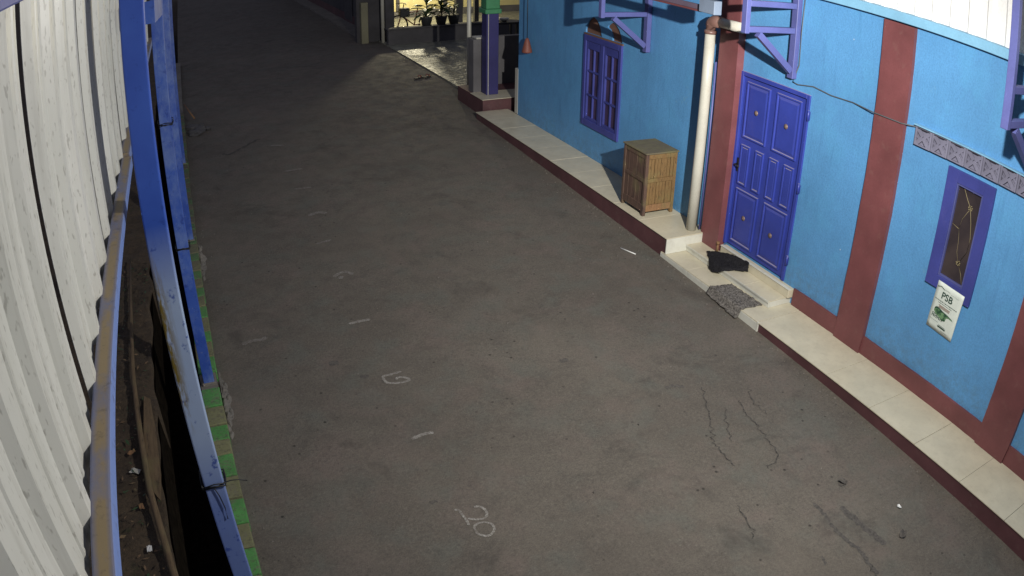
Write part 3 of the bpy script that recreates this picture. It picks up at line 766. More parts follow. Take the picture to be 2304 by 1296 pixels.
for k in range(7):
    a = 2 * math.pi * k / 7; tube(bf, [(0, .012 * math.cos(a), .012 * math.sin(a)), (-.003, .020 * math.cos(a), .020 * math.sin(a)), (0, .026 * math.cos(a + .3), .026 * math.sin(a + .3))], .004, 5)
fm = bpy.data.meshes.new('flower'); bf.to_mesh(fm); bf.free(); fm.materials.append(GOLD)
for y, z in ((3.289, 1.923), (3.292, 1.41)): share('flower', fm, (XW, y, z), W1)
# far window
W2 = thing('window', '', '', (0, 0, 0)); del W2['label'], W2['category']; W2.parent = HS; W2.location = Vector((XW, 9.6, 1.4)) - HS.location
for d in ((XW - .03, XW + .05, 9.07, 9.135, .69, 2.075), (XW - .03, XW + .05, 10.06, 10.125, .69, 2.075), (XW - .03, XW + .05, 9.1352, 10.0598, .69, .79), (XW - .03, XW + .05, 9.1352, 10.0598, 1.99, 2.075), (XW - .025, XW + .05, 9.55, 9.645, .7905, 1.9895)):
    boxobj('frame', d, COBALT2, W2, .004)
for (a, c) in ((9.1355, 9.5495), (9.6455, 10.0595)):
    m_ = (a + c) / 2
    boxobj('pane', (XW + .02, XW + .026, a, c, .791, 1.989), GLASS_F, W2)
    boxobj('sash', (XW - .012, XW + .03, a, a + .045, .791, 1.989), COBALT2, W2, .002); boxobj('sash', (XW - .012, XW + .03, c - .045, c, .791, 1.989), COBALT2, W2, .002)
    boxobj('sash', (XW - .012, XW + .03, a + .0455, c - .0455, 1.87, 1.989), COBALT2, W2, .002); boxobj('sash', (XW - .012, XW + .03, a + .0455, c - .0455, .791, .83), COBALT2, W2, .002)
    boxobj('glazing_bar', (XW - .006, XW + .024, m_ - .013, m_ + .013, .8305, 1.8695), COBALT2, W2, .002)
    for z in (1.17, 1.535): boxobj('glazing_bar', (XW - .010, XW + .022, a + .046, c - .046, z - .013, z + .013), COBALT2, W2, .002)
boxobj('lintel_strip', (XW - .022, XW - .0005, 9.06, 10.13, 2.077, 2.098), HOLE, HS)
# ventilation blocks, each a square with a woven cross
def vent_mesh():
    b = B(); s = .098; h = .083
    for d in ((-.026, .005, -s, -s + .02, -h, h), (-.026, .005, s - .02, s, -h, h), (-.026, .005, -s + .0202, s - .0202, -h, -h + .012), (-.026, .005, -s + .0202, s - .0202, h - .012, h)): bx(b, *d, bev=.003)
    f0 = len(b.faces); bx(b, .006, .011, -s, s, -h, h)  # backing plate, coloured black to stand in for the shaded depth of the holes
    b.faces.ensure_lookup_table()
    for ff in b.faces[f0:]: ff.material_index = 1
    def slat(y0, z0, y1, z1, x, wd=.038):
        d = Vector((0, y1 - y0, z1 - z0)).normalized(); u = Vector((0, -d.z, d.y)); vs = []
        for xx in (x, x + .016):
            for py, pz in ((y0, z0), (y1, z1)):
                for sg in (-1, 1): vs.append(b.verts.new(Vector((xx, py, pz)) + u * sg * wd / 2))
        for q in ((0, 1, 3, 2), (4, 6, 7, 5), (0, 4, 5, 1), (2, 3, 7, 6), (0, 2, 6, 4), (1, 5, 7, 3)): b.faces.new([vs[i] for i in q])
    slat(-.075, -.07, .0, .005, -.024); slat(.005, .01, .075, .07, -.018)
    slat(-.075, .07, -.01, .01, -.016); slat(.01, -.005, .075, -.07, -.022)
    slat(-.075, -.005, -.03, .04, -.012, .02); slat(.03, -.04, .075, .0, -.012, .02)
    bmesh.ops.recalc_face_normals(b, faces=b.faces)
    me = bpy.data.meshes.new('vent_block'); b.to_mesh(me); b.free(); me.materials.append(VENTM); me.materials.append(BLACKM); return me
vm = vent_mesh()
for k in range(9): share('vent_block', vm, (XW - .018, 3.935 - .2015 * k, 2.328 + .002 * k), HS)
boxobj('vent_ledge', (XW - .05, XW - .001, 2.1, 4.05, 2.421, 2.432), BLUEBAND, HS)
# brackets under the eaves
def bracket(yb, zt, top):
    Bk = bpy.data.objects.new('bracket', None); C.objects.link(Bk); Bk.parent = HS; Bk.location = Vector((XW, yb, zt)) - HS.location
    X = XW; t = .075
    boxobj('outer_post', (X - .755, X - .700, yb - .036, yb + .036, zt + .445, zt + top), VIOLET, Bk, .004)
    boxobj('wall_post', (X - .070, X - .003, yb - .042, yb + .042, zt - .02, zt + top), VIOLET, Bk, .004)
    for z in (.455, .715):
        boxobj('cross_bar', (X - .699, X - .071, yb - .030, yb + .030, zt + z, zt + z + .06), VIOLET, Bk, .004)
    b = B(); bar(b, (X - .075, yb, zt + .06), (X - .56, yb, zt + .44), .065, .055); obj('strut', b, VIOLET, Bk)
    return Bk
bracket(5.735, 2.415, 1.6); bracket(2.68, 2.42, 1.6); bracket(8.45, 2.13, 1.1)
# gutter beam on the far side of the first bracket, hopper, pipe
boxobj('gutter', (4.985, 5.030, 6.46, 8.39, 2.966, 3.02), GUTTER, HS, .004); boxobj('gutter_lip', (4.980, 5.035, 6.46, 8.39, 2.945, 2.965), MAROON, HS, .003)
boxobj('gutter_box', (4.95, 5.05, 6.20, 6.455, 2.955, 3.10), GUTTERB, HS, .006)
DP = thing('downpipe', 'cream white plastic downpipe standing before the maroon column beside the door', 'pipe', (5.53, 6.98, ZF))
b = B(); tube(b, [(5.525, 6.985, ZF + .003), (5.53, 6.985, 1.0), (5.538, 6.985, 2.0), (5.545, 6.985, 2.66)], .062, 18); obj('pipe', b, PIPE, DP)
b = B(); tube(b, [(5.545, 6.985, 2.63), (5.545, 6.985, 2.72), (5.545, 6.965, 2.755), (5.545, 6.93, 2.775), (5.545, 6.80, 2.78)], .069, 16); tube(b, [(5.545, 6.985, 2.62), (5.545, 6.985, 2.66)], .074, 16); obj('elbow', b, PIPEBR, DP)
b = B(); tube(b, [(5.545, 6.81, 2.78), (5.545, 6.42, 2.785)], .058, 16); obj('branch_pipe', b, PIPE, DP)
b = B(); tube(b, [(5.60, 6.92, .24), (5.605, 6.92, 2.3)], .012, 8); obj('conduit', b, VIOLET, DP)
# cable along the wall
b = B()
pts = [(5.70, 5.66, 3.3), (5.695, 5.675, 2.9), (5.69, 5.66, 2.55), (5.69, 5.72, 2.40), (5.695, 5.735, 2.355), (5.696, 5.66, 2.345), (5.696, 5.43, 2.384), (5.696, 5.17, 2.363), (5.696, 4.864, 2.378), (5.65, 4.565, 2.376), (5.65, 4.20, 2.384), (5.69, 4.046, 2.40)]
tube(b, pts, .006, 6); obj('cable', b, GREYWIRE, HS)
# hanging bell shaped weight near the far corner
BL = thing('hanging_bell', 'small reddish cone shaped weight hanging by a cord near the far wall corner', 'bell', (XW - .09, 11.93, 1.47))
b = B(); lathe(b, [(.012, 1.72), (.03, 1.70), (.05, 1.64), (.085, 1.50), (.09, 1.47), (.08, 1.465)], 16, XW - .10, 11.93); obj('bell', b, REDBELL, BL)
b = B(); tube(b, [(XW - .10, 11.93, 1.70), (XW - .10, 11.935, 2.2), (XW - .10, 11.93, 2.75)], .007, 6); obj('cord', b, BLACKM, BL)

# poster
PO = thing('poster', 'white paper poster headed PSB pasted half over the lower edge of the window frame', 'poster', (XW - .036, 3.28, .95))
b = B()
ga = {}
for i in range(9):
    for j in range(11):
        u, vv_ = i / 8, j / 10
        yt = 3.435 + (3.105 - 3.435) * u; zt_ = 1.188 + (1.178 - 1.188) * u
        yb_ = 3.464 + (3.134 - 3.464) * u; zb_ = .722 + (.706 - .722) * u
        ga[i, j] = b.verts.new((XW - .034 + .022 * vv_ ** 2 + .003 * noise.noise(Vector((u * 3, vv_ * 3, 0))), yt + (yb_ - yt) * vv_, zt_ + (zb_ - zt_) * vv_))
for i in range(8):
    for j in range(10): f = b.faces.new((ga[i, j], ga[i + 1, j], ga[i + 1, j + 1], ga[i, j + 1])); f.smooth = True
o = obj('sheet', b, PAPER, PO); md = o.modifiers.new('t', 'SOLIDIFY'); md.thickness = .0012; md.offset = 0
def pp(u, v_):      # poster coordinates, u right, v down
    y = 3.435 - .33 * u + .029 * v_; z = 1.188 - .010 * u - (.466 + .006 * u) * v_
    return (XW - .0375 + .022 * v_ ** 2, y, z)
def pquad(bm, u0, u1, v0, v1, lift=0.0):
    b_ = [bm.verts.new(Vector(pp(u, v_)) - Vector((lift, 0, 0))) for u, v_ in ((u0, v0), (u1, v0), (u1, v1), (u0, v1))]; bm.faces.new(b_)
def ptext(txt, u, v_, size, mat):
    cu = bpy.data.curves.new('t', 'FONT'); cu.body = txt; cu.size = 1.0; cu.offset = .018
    to = bpy.data.objects.new('t', cu); C.objects.link(to)
    dg = bpy.context.evaluated_depsgraph_get(); me = bpy.data.meshes.new_from_object(to.evaluated_get(dg))
    bpy.data.objects.remove(to, do_unlink=True)
    for q in me.vertices:
        q.co = Vector(pp(u + q.co.x * size / .33, v_ - q.co.y * size / .466)) - Vector((.0006, 0, 0)) - PO.location
    me.materials.clear(); me.materials.append(mat)
    o = bpy.data.objects.new('lettering', me); C.objects.link(o); o.parent = PO
ptext('PSB', .24, .30, .092, INK)
b = B()
random.seed(3)
for v0, u0, u1, h in ((.105, .30, .52, .006), (.125, .56, .84, .006), (.355, .06, .92, .017), (.40, .20, .72, .013), (.80, .06, .40, .008), (.93, .55, .80, .008)):
    u = u0
    while u < u1:
        wd = random.uniform(.02, .05); pquad(b, u, min(u + wd, u1), v0, v0 + h * random.uniform(.7, 1.1)); u += wd + random.uniform(.008, .02)
for k in range(6): pquad(b, .03 + k * .045, .07 + k * .045, .075 + .02 * abs(k - 2.5) * .6, .092 + .012 * abs(k - 2.5), .0004)
pquad(b, .40, .70, .855, .885, .0004); pquad(b, .42, .68, .835, .842)
for k in range(4):
    u = .10 + k * .105
    pquad(b, u, u + .085, .655, .665); pquad(b, u, u + .02, .665, .745); pquad(b, u + .055, u + .085, .665, .745); pquad(b, u, u + .085, .70, .713); 
obj('print', b, INK, PO)['kind'] = 'stuff'
b = B(); pquad(b, .24, .68, .445, .458); pquad(b, .27, .66, .468, .48); pquad(b, .25, .67, .49, .50); obj('print', b, INKR, PO)['kind'] = 'stuff'
b = B(); bl = [(.14, .54), (.20, .505), (.32, .51), (.45, .535), (.62, .545), (.82, .575), (.88, .60), (.70, .595), (.62, .62), (.60, .70), (.50, .72), (.40, .69), (.22, .665), (.13, .61)]
b.faces.new([b.verts.new(Vector(pp(*p)) - Vector((.0003, 0, 0))) for p in bl]); obj('picture', b, INKG, PO)
b = B(); bl = [(.14, .54), (.20, .505), (.32, .51), (.45, .535), (.62, .545), (.82, .575), (.80, .588), (.6, .565), (.42, .556), (.3, .535), (.22, .533), (.17, .56), (.15, .60)]
b.faces.new([b.verts.new(Vector(pp(*p)) - Vector((.0008, 0, 0))) for p in bl]); obj('picture_outline', b, INK, PO)

# ------------------------------------------------------------------ wooden cabinet on the far porch
random.seed(11)
CX0, CX1, CY0, CY1, CZ0, CZ1 = 5.165, 5.63, 7.535, 8.06, ZF + .003, 1.045
CB = thing('wooden_cabinet', 'weathered brown slatted wooden cabinet standing on the porch against the wall', 'cabinet', (5.4, 7.8, ZF))
for x in (CX0, CX1 - .045):
    for y in (CY0, CY1 - .045): boxobj('leg', (x, x + .045, y, y + .045, CZ0, CZ1 - .022), WOOD_R if x == CX0 else WOOD, CB, .004)
b = B(); bx(b, CX0 - .012, CX1 + .012, CY0 - .012, CY1 + .012, CZ1 - .02, CZ1, .004)
for vv in b.verts: vv.co.z += .005 * noise.noise(vv.co * 6)
obj('top', b, mk_wood('cabinet_top_wood', (.095, .08, .05), (.135, .112, .068), (.045, .034, .022), sc=(.15, 1, 1)), CB)
zb, zm = CZ0 + .05, CZ0 + .43
for z0, z1, mt in ((zb, zb + .085, WOOD_B), (zm, zm + .05, WOOD), (CZ1 - .085, CZ1 - .0215, WOOD)):
    boxobj('rail', (CX0 + .0455, CX1 - .0455, CY0 + .004, CY0 + .03, z0, z1), mt, CB, .003)
for z0, z1 in ((zb, zb + .10), (zm, zm + .05), (CZ1 - .085, CZ1 - .0215)):
    boxobj('rail', (CX0 + .004, CX0 + .03, CY0 + .0455, CY1 - .0455, z0, z1), WOOD_R, CB, .003)
for (z0, z1) in ((zb + .086, zm - .001), (zm + .051, CZ1 - .086)):
    n = 8; s = (CX1 - CX0 - .092) / n
    for k in range(n):
        a = CX0 + .046 + k * s; dd = random.uniform(0, .008)
        boxobj('slat', (a + .0025, a + s - .0025, CY0 + .011 + dd, CY0 + .022 + dd, z0, z1), WOOD, CB, .002)
for (z0, z1) in ((zb + .101, zm - .001), (zm + .051, CZ1 - .086)):
    n = 5; s = (CY1 - CY0 - .092) / n
    for k in range(n):
        a = CY0 + .046 + k * s; dd = random.uniform(0, .008)
        boxobj('slat', (CX0 + .011 + dd, CX0 + .022 + dd, a + .0025, a + s - .0025, z0, z1), WOOD_R, CB, .002)
boxobj('back_panel', (CX1 - .03, CX1 - .02, CY0 + .046, CY1 - .046, zb, CZ1 - .03), WOOD_R, CB); boxobj('back_panel', (CX0 + .046, CX1 - .046, CY1 - .03, CY1 - .02, zb, CZ1 - .03), WOOD_R, CB)

# ------------------------------------------------------------------ mats draped over the steps
def drape(name, quad, hfun, mat, label, n=44, m=40, th=.012, seed=0, fr=.02, lift=.008):
    b = B(); g = {}
    q = [Vector((p[0], p[1], 0)) for p in quad]
    for i in range(n + 1):
        for j in range(m + 1):
            u, v_ = i / n, j / m
            p = (q[0] * (1 - u) + q[1] * u) * (1 - v_) + (q[3] * (1 - u) + q[2] * u) * v_
            if i in (0, n) or j in (0, m):
                p = p + Vector((noise.noise(p * 14 + Vector((seed, 0, 0))), noise.noise(p * 14 + Vector((0, seed, 3))), 0)) * fr
            z = hfun(p.x, p.y) + .010 * (noise.noise(Vector((p.x * 9, p.y * 9, seed))) + .5) + .009 * noise.noise(Vector((p.x * 45, p.y * 45, seed)))
            g[i, j] = b.verts.new((p.x, p.y, z + lift))
    for i in range(n):
        for j in range(m): f = b.faces.new((g[i, j], g[i + 1, j], g[i + 1, j + 1], g[i, j + 1])); f.smooth = True
    o = obj(name, b, mat); md = o.modifiers.new('t', 'SOLIDIFY'); md.thickness = th; md.offset = 1
    tag(o, label, 'mat'); return o
def sstep(a, c, x): t = max(0, min(1, (x - a) / (c - a))); return t * t * (3 - 2 * t)
h_lo = lambda x, y: ZN - (ZN - zr(y) - .012) * (1 - sstep(5.035, 5.085, x))
rows = [[(5.465, 6.550, .118), (5.555, 6.430, .150), (5.600, 6.235, .188), (5.608, 6.080, .206), (5.612, 5.955, .216)],
        [(5.420, 6.460, .120), (5.470, 6.350, .122), (5.530, 6.185, .126), (5.575, 6.065, .140), (5.611, 5.950, .175)],
        [(5.366, 6.370, .116), (5.362, 6.260, .118), (5.364, 6.120, .118), (5.490, 6.040, .118), (5.608, 5.944, .135)],
        [(5.332, 6.310, .034), (5.312, 6.200, .034), (5.345, 6.100, .085), (5.480, 6.030, .112), (5.604, 5.938, .114)]]
b = B(); g = {}; NU, NV = 56, 36
for i in range(NU + 1):
    for j in range(NV + 1):
        u = i / NU * 4; v_ = j / NV * 3; a = min(3, int(u)); c = min(2, int(v_)); fu = u - a; fv = v_ - c; fu = fu * fu * (3 - 2 * fu) * .4 + fu * .6
        p = (Vector(rows[c][a]) * (1 - fu) + Vector(rows[c][a + 1]) * fu) * (1 - fv) + (Vector(rows[c + 1][a]) * (1 - fu) + Vector(rows[c + 1][a + 1]) * fu) * fv
        e = .012 if i in (0, NU) or j in (0, NV) else 0
        p = p + Vector((noise.noise(p * 30), noise.noise(p * 30 + Vector((4, 0, 0))), 0)) * e
        p.z += .007 + .007 * noise.noise(p * 26) + .005 * noise.noise(p * 70); p.x -= .006 * (1 + noise.noise(p * 40))
        g[i, j] = b.verts.new(p)
for i in range(NU):
    for j in range(NV): f = b.faces.new((g[i, j], g[i + 1, j], g[i + 1, j + 1], g[i, j + 1])); f.smooth = True
o = obj('black_mat', b, BLACKCLOTH); md = o.modifiers.new('t', 'SOLIDIFY'); md.thickness = .012; md.offset = 0
tag(o, 'black shaggy doormat slumped over the edge of the upper step', 'mat')
drape('grey_mat', [(5.03, 5.96), (5.345, 5.90), (5.36, 5.38), (5.00, 5.40)], h_lo, GREYCLOTH, 'grey ragged mat hanging over the front of the lower step', seed=8)
# small brass bolt standing at the foot of the door
b = B(); tube(b, [(5.60, 6.53, UZ), (5.60, 6.53, .20)], .014, 8); tube(b, [(5.60, 6.53, .20), (5.60, 6.53, .235)], .02, 8)
tag(obj('door_stop', b, WOOD_B), 'small brass coloured door stop at the foot of the maroon column', 'door stop')

# ------------------------------------------------------------------ small things on the road
b = B(); tube(b, [(4.721, 7.286, zr(7.28) + .012), (4.806, 7.075, zr(7.07) + .012)], .007, 7)
tag(obj('drinking_straw', b, STRAW), 'thin white straw lying on the road in front of the steps', 'straw')
def scrap(name, x, y, r, mat, label, cat, seed):
    b = B(); bmesh.ops.create_grid(b, x_segments=5, y_segments=4, size=1)
    for q in b.verts:
        p = q.co.copy(); k = 1 - .35 * abs(p.x)
        q.co = Vector((p.x * r * 1.3, p.y * r * k, .6 * r * noise.noise(Vector((p.x + seed, p.y, 0))) + .25 * r * abs(p.y)))
    o = obj(name, b, mat); o.location = (x, y, road_z(x, y) + .008 + .2 * r); o.rotation_euler = (0, 0, seed)
    md = o.modifiers.new('t', 'SOLIDIFY'); md.thickness = .002
    tag(o, label, cat)
scrap('paper_scrap', 4.51, 2.412, .017, STRAW, 'tiny curled white scrap on the road near the lower right', 'litter', 1.3)
scrap('dry_leaf', 4.275, 2.914, .03, STAIN, 'dark dry leaf on the road, farther from the lower right corner', 'leaf', 2.1)
scrap('dry_leaf', 4.303, 2.157, .032, STAIN, 'dark dry leaf on the road, nearest the lower right corner', 'leaf', 3.7)
for i, (x, y, r) in enumerate([(1.13, 4.05, 8), (1.05, 4.12, 5)]):
    pass
b = B(); random.seed(77)
for k in range(650):
    t = random.random()
    if t < .45: x = XC - .01 - abs(random.gauss(0, .10)); y = random.uniform(1.2, 12.5)
    elif t < .7: x = -.10 + abs(random.gauss(0, .14)); y = random.uniform(3.2, 13)
    else: x = random.uniform(0, 5.0); y = random.uniform(1.5, 12)
    r = random.choice((.004, .005, .006, .006, .009, .012)); z = road_z(x, y) + r * .3; a = random.uniform(0, 6.28)
    pt = [(math.cos(a + q * 2.09) * r * random.uniform(.7, 1.4), math.sin(a + q * 2.09) * r * random.uniform(.7, 1.4)) for q in range(3)]
    tp = b.verts.new((x, y, z + r * .8)); base = [b.verts.new((x + u, y + v_, z - r * .4)) for u, v_ in pt]; mi = random.choice((0, 0, 1, 1, 2))
    for q in range(3): b.faces.new((tp, base[q], base[(q + 1) % 3])).material_index = mi
o = obj('road_grit', b, [CEMENT, STAIN, CEMENT]); o['kind'] = 'stuff'
# sandals at the edge of the lit paving
def sandal(x, y, rot, label):
    T = thing('sandal', label, 'sandal', (x, y, zr(y) + .012), 'pair of sandals on the road'); T.rotation_euler = (0, 0, rot)
    b = B(); prof = [(-.13, .030), (-.10, .042), (-.04, .036), (.03, .042), (.09, .050), (.125, .038), (.14, .012)]
    t = [b.verts.new((px, w_, .022)) for px, w_ in prof] + [b.verts.new((px, -w_, .022)) for px, w_ in prof[::-1]]
    lo = [b.verts.new((q.co.x, q.co.y, 0)) for q in t]; b.faces.new(t); b.faces.new(lo[::-1])
    for i in range(len(t)): b.faces.new((t[i], lo[i], lo[(i + 1) % len(t)], t[(i + 1) % len(t)]))
    obj('sole', b, RUBBER, T, off=(0, 0, 0))
    b = B(); tube(b, [(.0, .042, .015), (.03, .03, .06), (.08, .0, .03)], .009, 6); tube(b, [(.0, -.042, .015), (.03, -.03, .06), (.08, .0, .03)], .009, 6); obj('strap', b, BIKE, T, off=(0, 0, 0))
sandal(5.10, 16.40, .5, 'left dark sandal of the pair lying by the lit paving')
sandal(5.31, 16.44, .9, 'right dark sandal of the pair lying by the lit paving')

# ------------------------------------------------------------------ neighbour's terrace beyond the house
TF = struct(thing('terrace', '', '', (6, 13.5, .4))); del TF['label'], TF['category']
boxobj('riser', (5.24, 8.6, 12.99, 13.02, 0.0, .408), MAROON_D, TF); boxobj('slab', (5.242, 8.6, 13.021, 14.3, 0.0, .408), MAROON_D, TF)
for i in range(7): boxobj('tile', (5.225 + .48 * i + .002, 5.225 + .48 * (i + 1) - .002, 12.975, 13.60, .409, .42), TILE, TF, .0015)
struct(obj('paving', (lambda b: (bx(b, 5.56, 12.0, 14.31, 26.5, 0.0, .185), b)[1])(B()), PAVE))
PC = thing('porch_column', 'dark blue square column with a green banded capital beside the house corner', 'column', (5.55, 13.4, .42))
boxobj('shaft', (5.435, 5.675, 13.30, 13.54, .421, 1.965), NAVY, PC, .006)
boxobj('corner_bead', (5.462, 5.474, 13.290, 13.2995, .421, 1.96), PIPE, PC)
boxobj('capital', (5.395, 5.715, 13.26, 13.58, 1.967, 2.055), GREENP, PC, .01); boxobj('capital', (5.42, 5.69, 13.285, 13.555, 2.057, 2.9), GREENP, PC, .01)
GP = thing('grey_pier', 'dark grey rendered pier standing left of the dark blue column', 'pier', (5.42, 13.75, .42))
boxobj('body', (5.295, 5.575, 13.60, 13.86, .35, 1.44), GREYW, GP, .006); boxobj('cap', (5.36, 5.56, 13.61, 13.85, 1.442, 1.475), PIPE, GP, .004)
boxobj('screen_wall', (5.74, 8.6, 14.15, 14.30, .35, 1.38), GREYW, None).name = 'screen_wall'
tag(bpy.data.objects['screen_wall'], 'low grey screen wall between the dark blue column and the house', 'wall')
b = B(); tube(b, [(5.60, 14.62, zr(14.6)), (5.60, 14.62, 1.2), (5.595, 14.62, 3.6)], .045, 12)
tag(obj('white_pole', b, PIPE), 'thin pale pole standing at the corner of the lit paving', 'pole')
# low garden wall across the paving
GW = thing('garden_wall', 'low dark wall across the far end of the lit paving', 'wall', (6.7, 20.8, .17))
boxobj('body', (5.60, 9.5, 20.75, 20.93, .10, .60), CEMENT_D, GW, .01); boxobj('coping', (5.57, 9.5, 20.71, 20.97, .601, .65), CEMENT_D, GW, .008)
# lit house behind the garden wall
LH = thing('lit_house', 'yellow lit house front beyond the low garden wall', 'house', (9, 25, .2))
boxobj('wall', (5.9, 14, 26.0, 26.15, .19, 3.2), YELLOWW, LH)
boxobj('dado', (5.9, 14, 25.98, 25.999, .19, .42), GREYW, LH)
for x0 in (7.30, 8.98, 9.55): boxobj('door_frame', (x0, x0 + .12, 25.94, 25.979, .43, 2.3), DARKW, LH)
boxobj('wall_side', (5.75, 5.89, 22.2, 26.15, .19, 3.2), YELLOWW, LH)
for i, (x0, y0) in enumerate(((7.86, 21.55), (8.47, 21.65), (8.72, 22.2))):
    PL = thing('porch_pillar', ['thick dark pillar before the lit yellow wall', 'middle dark pillar before the lit yellow wall', 'slim dark pillar nearest the green capital'][i], 'pillar', (x0, y0, .19), 'dark pillars of the lit porch')
    s = (.2, .13, .07)[i]; boxobj('shaft', (x0, x0 + s, y0, y0 + s, .19, 2.9), DARKW, PL, .008); boxobj('base', (x0 - .03, x0 + s + .03, y0 - .03, y0 + s + .03, .188, .30), DARKW, PL, .008)
# plants in pots on the wall
random.seed(21)
def plant(x, y, z, n, hgt, ln, label):
    T = thing('potted_plant', label, 'plant', (x, y, z), 'potted plants on the low garden wall')
    b = B(); lathe(b, [(.12, 0), (.17, .22), (.185, .26), (.16, .26)], 14); b.transform(Matrix.Translation((x, y, z))); obj('pot', b, POTM, T)
    b = B(); tube(b, [(x, y, z + .2), (x + .03, y, z + .4), (x, y + .02, z + hgt)], .018, 6); obj('stem', b, POTM, T)
    for k in range(n):
        a = random.uniform(0, 6.28); h0 = z + random.uniform(.25, hgt); L = ln * random.uniform(.7, 1.2); wd = L * .13
        b = B(); prev = None; el = random.uniform(.2, 1.1)
        for q in range(6):
            t = q / 5; r = L * t; zz = h0 + L * (math.sin(el) * t - .55 * t * t)
            cx, cy = x + math.cos(a) * r * math.cos(el * .6), y + math.sin(a) * r * math.cos(el * .6); ww = wd * math.sin(math.pi * (t * .86 + .1))
            s = Vector((-math.sin(a), math.cos(a), 0))
            c1 = b.verts.new(Vector((cx, cy, zz)) + s * ww); c0 = b.verts.new(Vector((cx, cy, zz - ww * .35))); c2 = b.verts.new(Vector((cx, cy, zz)) - s * ww)
            if prev:
                b.faces.new((prev[0], prev[1], c0, c1)); b.faces.new((prev[1], prev[2], c2, c0))
            prev = (c1, c0, c2)
        obj('leaf', b, LEAF, T)
plant(6.72, 20.84, .65, 16, .75, .50, 'left tall potted plant silhouetted against the yellow light')
plant(7.15, 20.84, .65, 18, .70, .48, 'middle bushy potted plant silhouetted against the yellow light')
plant(7.52, 20.84, .65, 12, .55, .42, 'right potted plant close to the thick dark pillar')
# bicycle
BI = thing('bicycle', 'dark bicycle parked behind the low garden wall', 'bicycle', (6.2, 21.8, .19))
def wheel(cx, cy, cz, r, ang):
    b = B(); n = 28; d = Vector((math.cos(ang), math.sin(ang), 0))
    ring = [Vector((cx, cy, cz)) + d * r * math.cos(t) + Vector((0, 0, r * math.sin(t))) for t in [2 * math.pi * k / n for k in range(n + 1)]]
    tube(b, ring, .024, 6); W = obj('wheel', b, TYRE, BI)
    b = B()
    for k in range(12):
        t = 2 * math.pi * k / 12; tube(b, [(cx, cy, cz), Vector((cx, cy, cz)) + d * r * .97 * math.cos(t) + Vector((0, 0, r * .97 * math.sin(t)))], .003, 4)
    tube(b, [(cx, cy - .04, cz), (cx, cy + .04, cz)], .02, 8); obj('spokes', b, CHROME, W)
BA = .25; bd = Vector((math.cos(BA), math.sin(BA), 0)); b0 = Vector((6.15, 21.75, .19))
def bp(u, z): return b0 + bd * u + Vector((0, 0, z))
wheel(*bp(0, .34), .33, BA); wheel(*bp(1.05, .34), .33, BA)
b = B()
for a, c in (((0, .34), (.18, .85)), ((.14, .72), (.70, .74)), ((.14, .66), (.55, .34)), ((.55, .34), (.68, .84)), ((.55, .34), (1.05, .34)), ((.68, .70), (1.05, .34))): tube(b, [bp(*a), bp(*c)], .018, 6)
obj('frame', b, BIKE, BI)
b = B(); tube(b, [bp(.18, .85), bp(.22, 1.0)], .014, 6); s_ = Vector((-bd.y, bd.x, 0)); tube(b, [bp(.12, 1.0) + s_ * .28, bp(.22, 1.02) + s_ * .1, bp(.22, 1.02) - s_ * .1, bp(.12, 1.0) - s_ * .28], .013, 6); obj('handlebar', b, BLACKM, BI)
b = B(); rock(b, bp(.70, .90), .10, 5, .35); obj('saddle', b, BLACKM, BI)
b = B(); bx(b, bp(.2, 0).x - .14, bp(.2, 0).x + .14, 21.62, 21.86, .82, 1.08, .02); obj('basket', b, POTM, BI)
# table on the terrace
TB = thing('small_table', 'small dark table on the lit terrace right of the green capital', 'table', (7.5, 17.6, .19))
boxobj('top', (7.22, 7.95, 17.3, 17.8, 1.10, 1.15), BLACKM, TB, .006)
for x in (7.26, 7.86):
    for y in (17.34, 17.71): boxobj('leg', (x, x + .05, y, y + .05, .187, 1.099), BLACKM, TB)
boxobj('shelf', (7.27, 7.90, 17.35, 17.75, .70, .73), BLACKM, TB)
b = B(); lathe(b, [(.05, 1.152), (.11, 1.20), (.12, 1.24), (.10, 1.24)], 14, 7.6, 17.5); tag(obj('bowl', b, PIPE), 'pale bowl standing on the small dark table', 'bowl')
# dark house farther along
DH = thing('dark_house', 'unlit house with maroon base farther along the road', 'house', (6, 27, .16))
boxobj('wall', (5.62, 5.74, 22.0, 40, .05, 3.4), DARKW, DH); boxobj('wall', (4.95, 5.95, 21.75, 21.99, .1, 3.4), DARKW, DH)
boxobj('base_band', (5.60, 5.618, 22.0, 40, .1, .5), MAROON_D, DH); boxobj('pillar', (5.04, 5.24, 21.55, 21.745, .10, 1.35), OLIVEC, DH, .01)
boxobj('pillar', (5.70, 5.96, 21.4, 21.745, .10, 3.3), DARKW, DH, .01)
boxobj('doorway', (5.595, 5.612, 25.2, 26.4, .3, 2.2), CEMENT_D, DH); boxobj('window', (5.595, 5.612, 28, 29.4, 1.1, 2.1), CEMENT_D, DH)
b = B(); tube(b, [(5.61, 21.36, .15), (5.60, 21.36, 3.2)], .05, 10); obj('downpipe', b, PIPE, DH)
struct(boxobj('sidewalk', (5.15, 5.598, 22.6, 40, .0, .235), CEMENT, None))

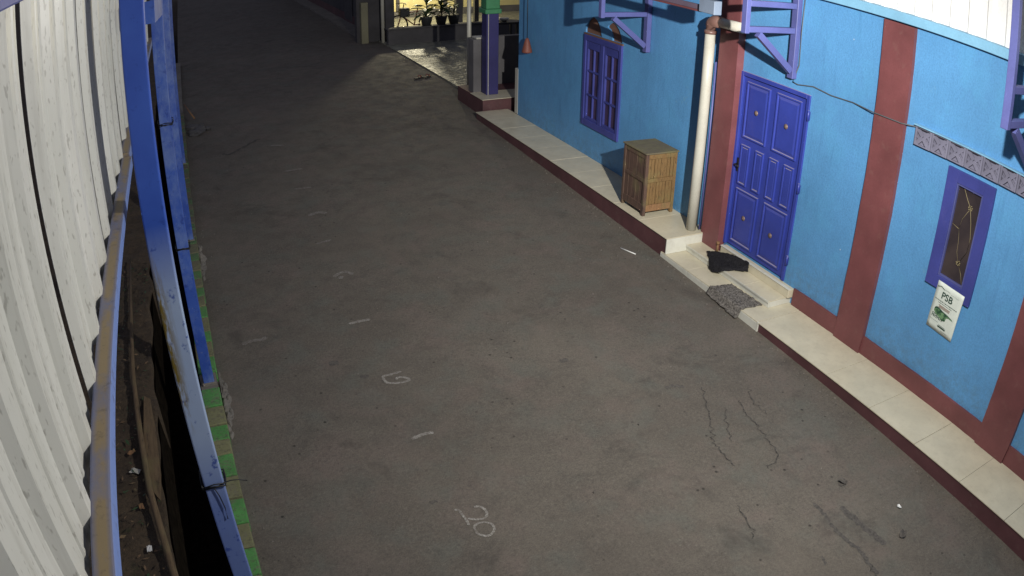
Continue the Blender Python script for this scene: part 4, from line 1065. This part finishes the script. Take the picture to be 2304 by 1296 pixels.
# ------------------------------------------------------------------ the lamps
SL = thing('street_lamp', 'street lamp on a long arm above the road, over the house front', 'lamp', tuple(LAMP))
b = B(); lathe(b, [(.03, .16), (.07, .13), (.12, .05), (.13, .02), (.125, .02)], 18); b.transform(Matrix.Translation(LAMP)); obj('shade', b, BLACKM, SL)
b = B(); lathe(b, [(.02, .02), (.055, .0), (.06, -.05), (.03, -.09)], 14); b.transform(Matrix.Translation(LAMP)); obj('bulb', b, LAMPW, SL).visible_shadow = True
b = B(); tube(b, [LAMP + Vector((0, 0, .15)), LAMP + Vector((.02, .0, .3)), LAMP + Vector((.6, .2, .55)), (4.9, 2.6, 4.6), (5.7, 2.9, 4.5)], .022, 8); obj('arm', b, BLACKM, SL)
bpy.data.objects['bulb'].visible_shadow = True
l1 = lamp_light('street_lamp_bulb', 'POINT', LAMP + Vector((0, 0, -.14)), LAMP_W, (1.0, .965, .90), shadow_soft_size=.045); l1.parent = SL; l1.location = (0, 0, -.14)
l1.data.use_nodes = True
lt = l1.data.node_tree; em = lt.nodes['Emission']; geo = lt.nodes.new('ShaderNodeNewGeometry'); acc = None
for gain, ax, cone in LAMP_LOBES:
    dp = lt.nodes.new('ShaderNodeVectorMath'); dp.operation = 'DOT_PRODUCT'; lt.links.new(geo.outputs['Incoming'], dp.inputs[0]); dp.inputs[1].default_value = Vector(ax).normalized()
    mr = lt.nodes.new('ShaderNodeMapRange'); mr.interpolation_type = 'LINEAR' if cone == 180 else 'SMOOTHSTEP'
    mr.inputs[1].default_value = math.cos(math.radians(cone / 2)); mr.inputs[2].default_value = 1.0; mr.inputs[3].default_value = 0.0; mr.inputs[4].default_value = gain
    lt.links.new(dp.outputs['Value'], mr.inputs[0])
    ad = lt.nodes.new('ShaderNodeMath'); ad.operation = 'ADD'; lt.links.new(mr.outputs[0], ad.inputs[0])
    if acc is None: ad.inputs[1].default_value = 1.0
    else: lt.links.new(acc, ad.inputs[1])
    acc = ad.outputs[0]
lt.links.new(acc, em.inputs['Strength'])
TL = thing('terrace_lamp', 'warm lamp hanging under the porch of the lit house', 'lamp', (7.45, 24.2, 2.55))
b = B(); lathe(b, [(.02, .12), (.05, .05), (.07, -.02), (.04, -.08)], 14); b.transform(Matrix.Translation((7.45, 24.2, 2.55))); obj('bulb', b, LAMPB, TL)
l3 = lamp_light('terrace_lamp_bulb', 'POINT', (7.45, 24.2, 2.40), 470, (1.0, .90, .62), shadow_soft_size=.14); l3.parent = TL; l3.location = (0, 0, -.15)
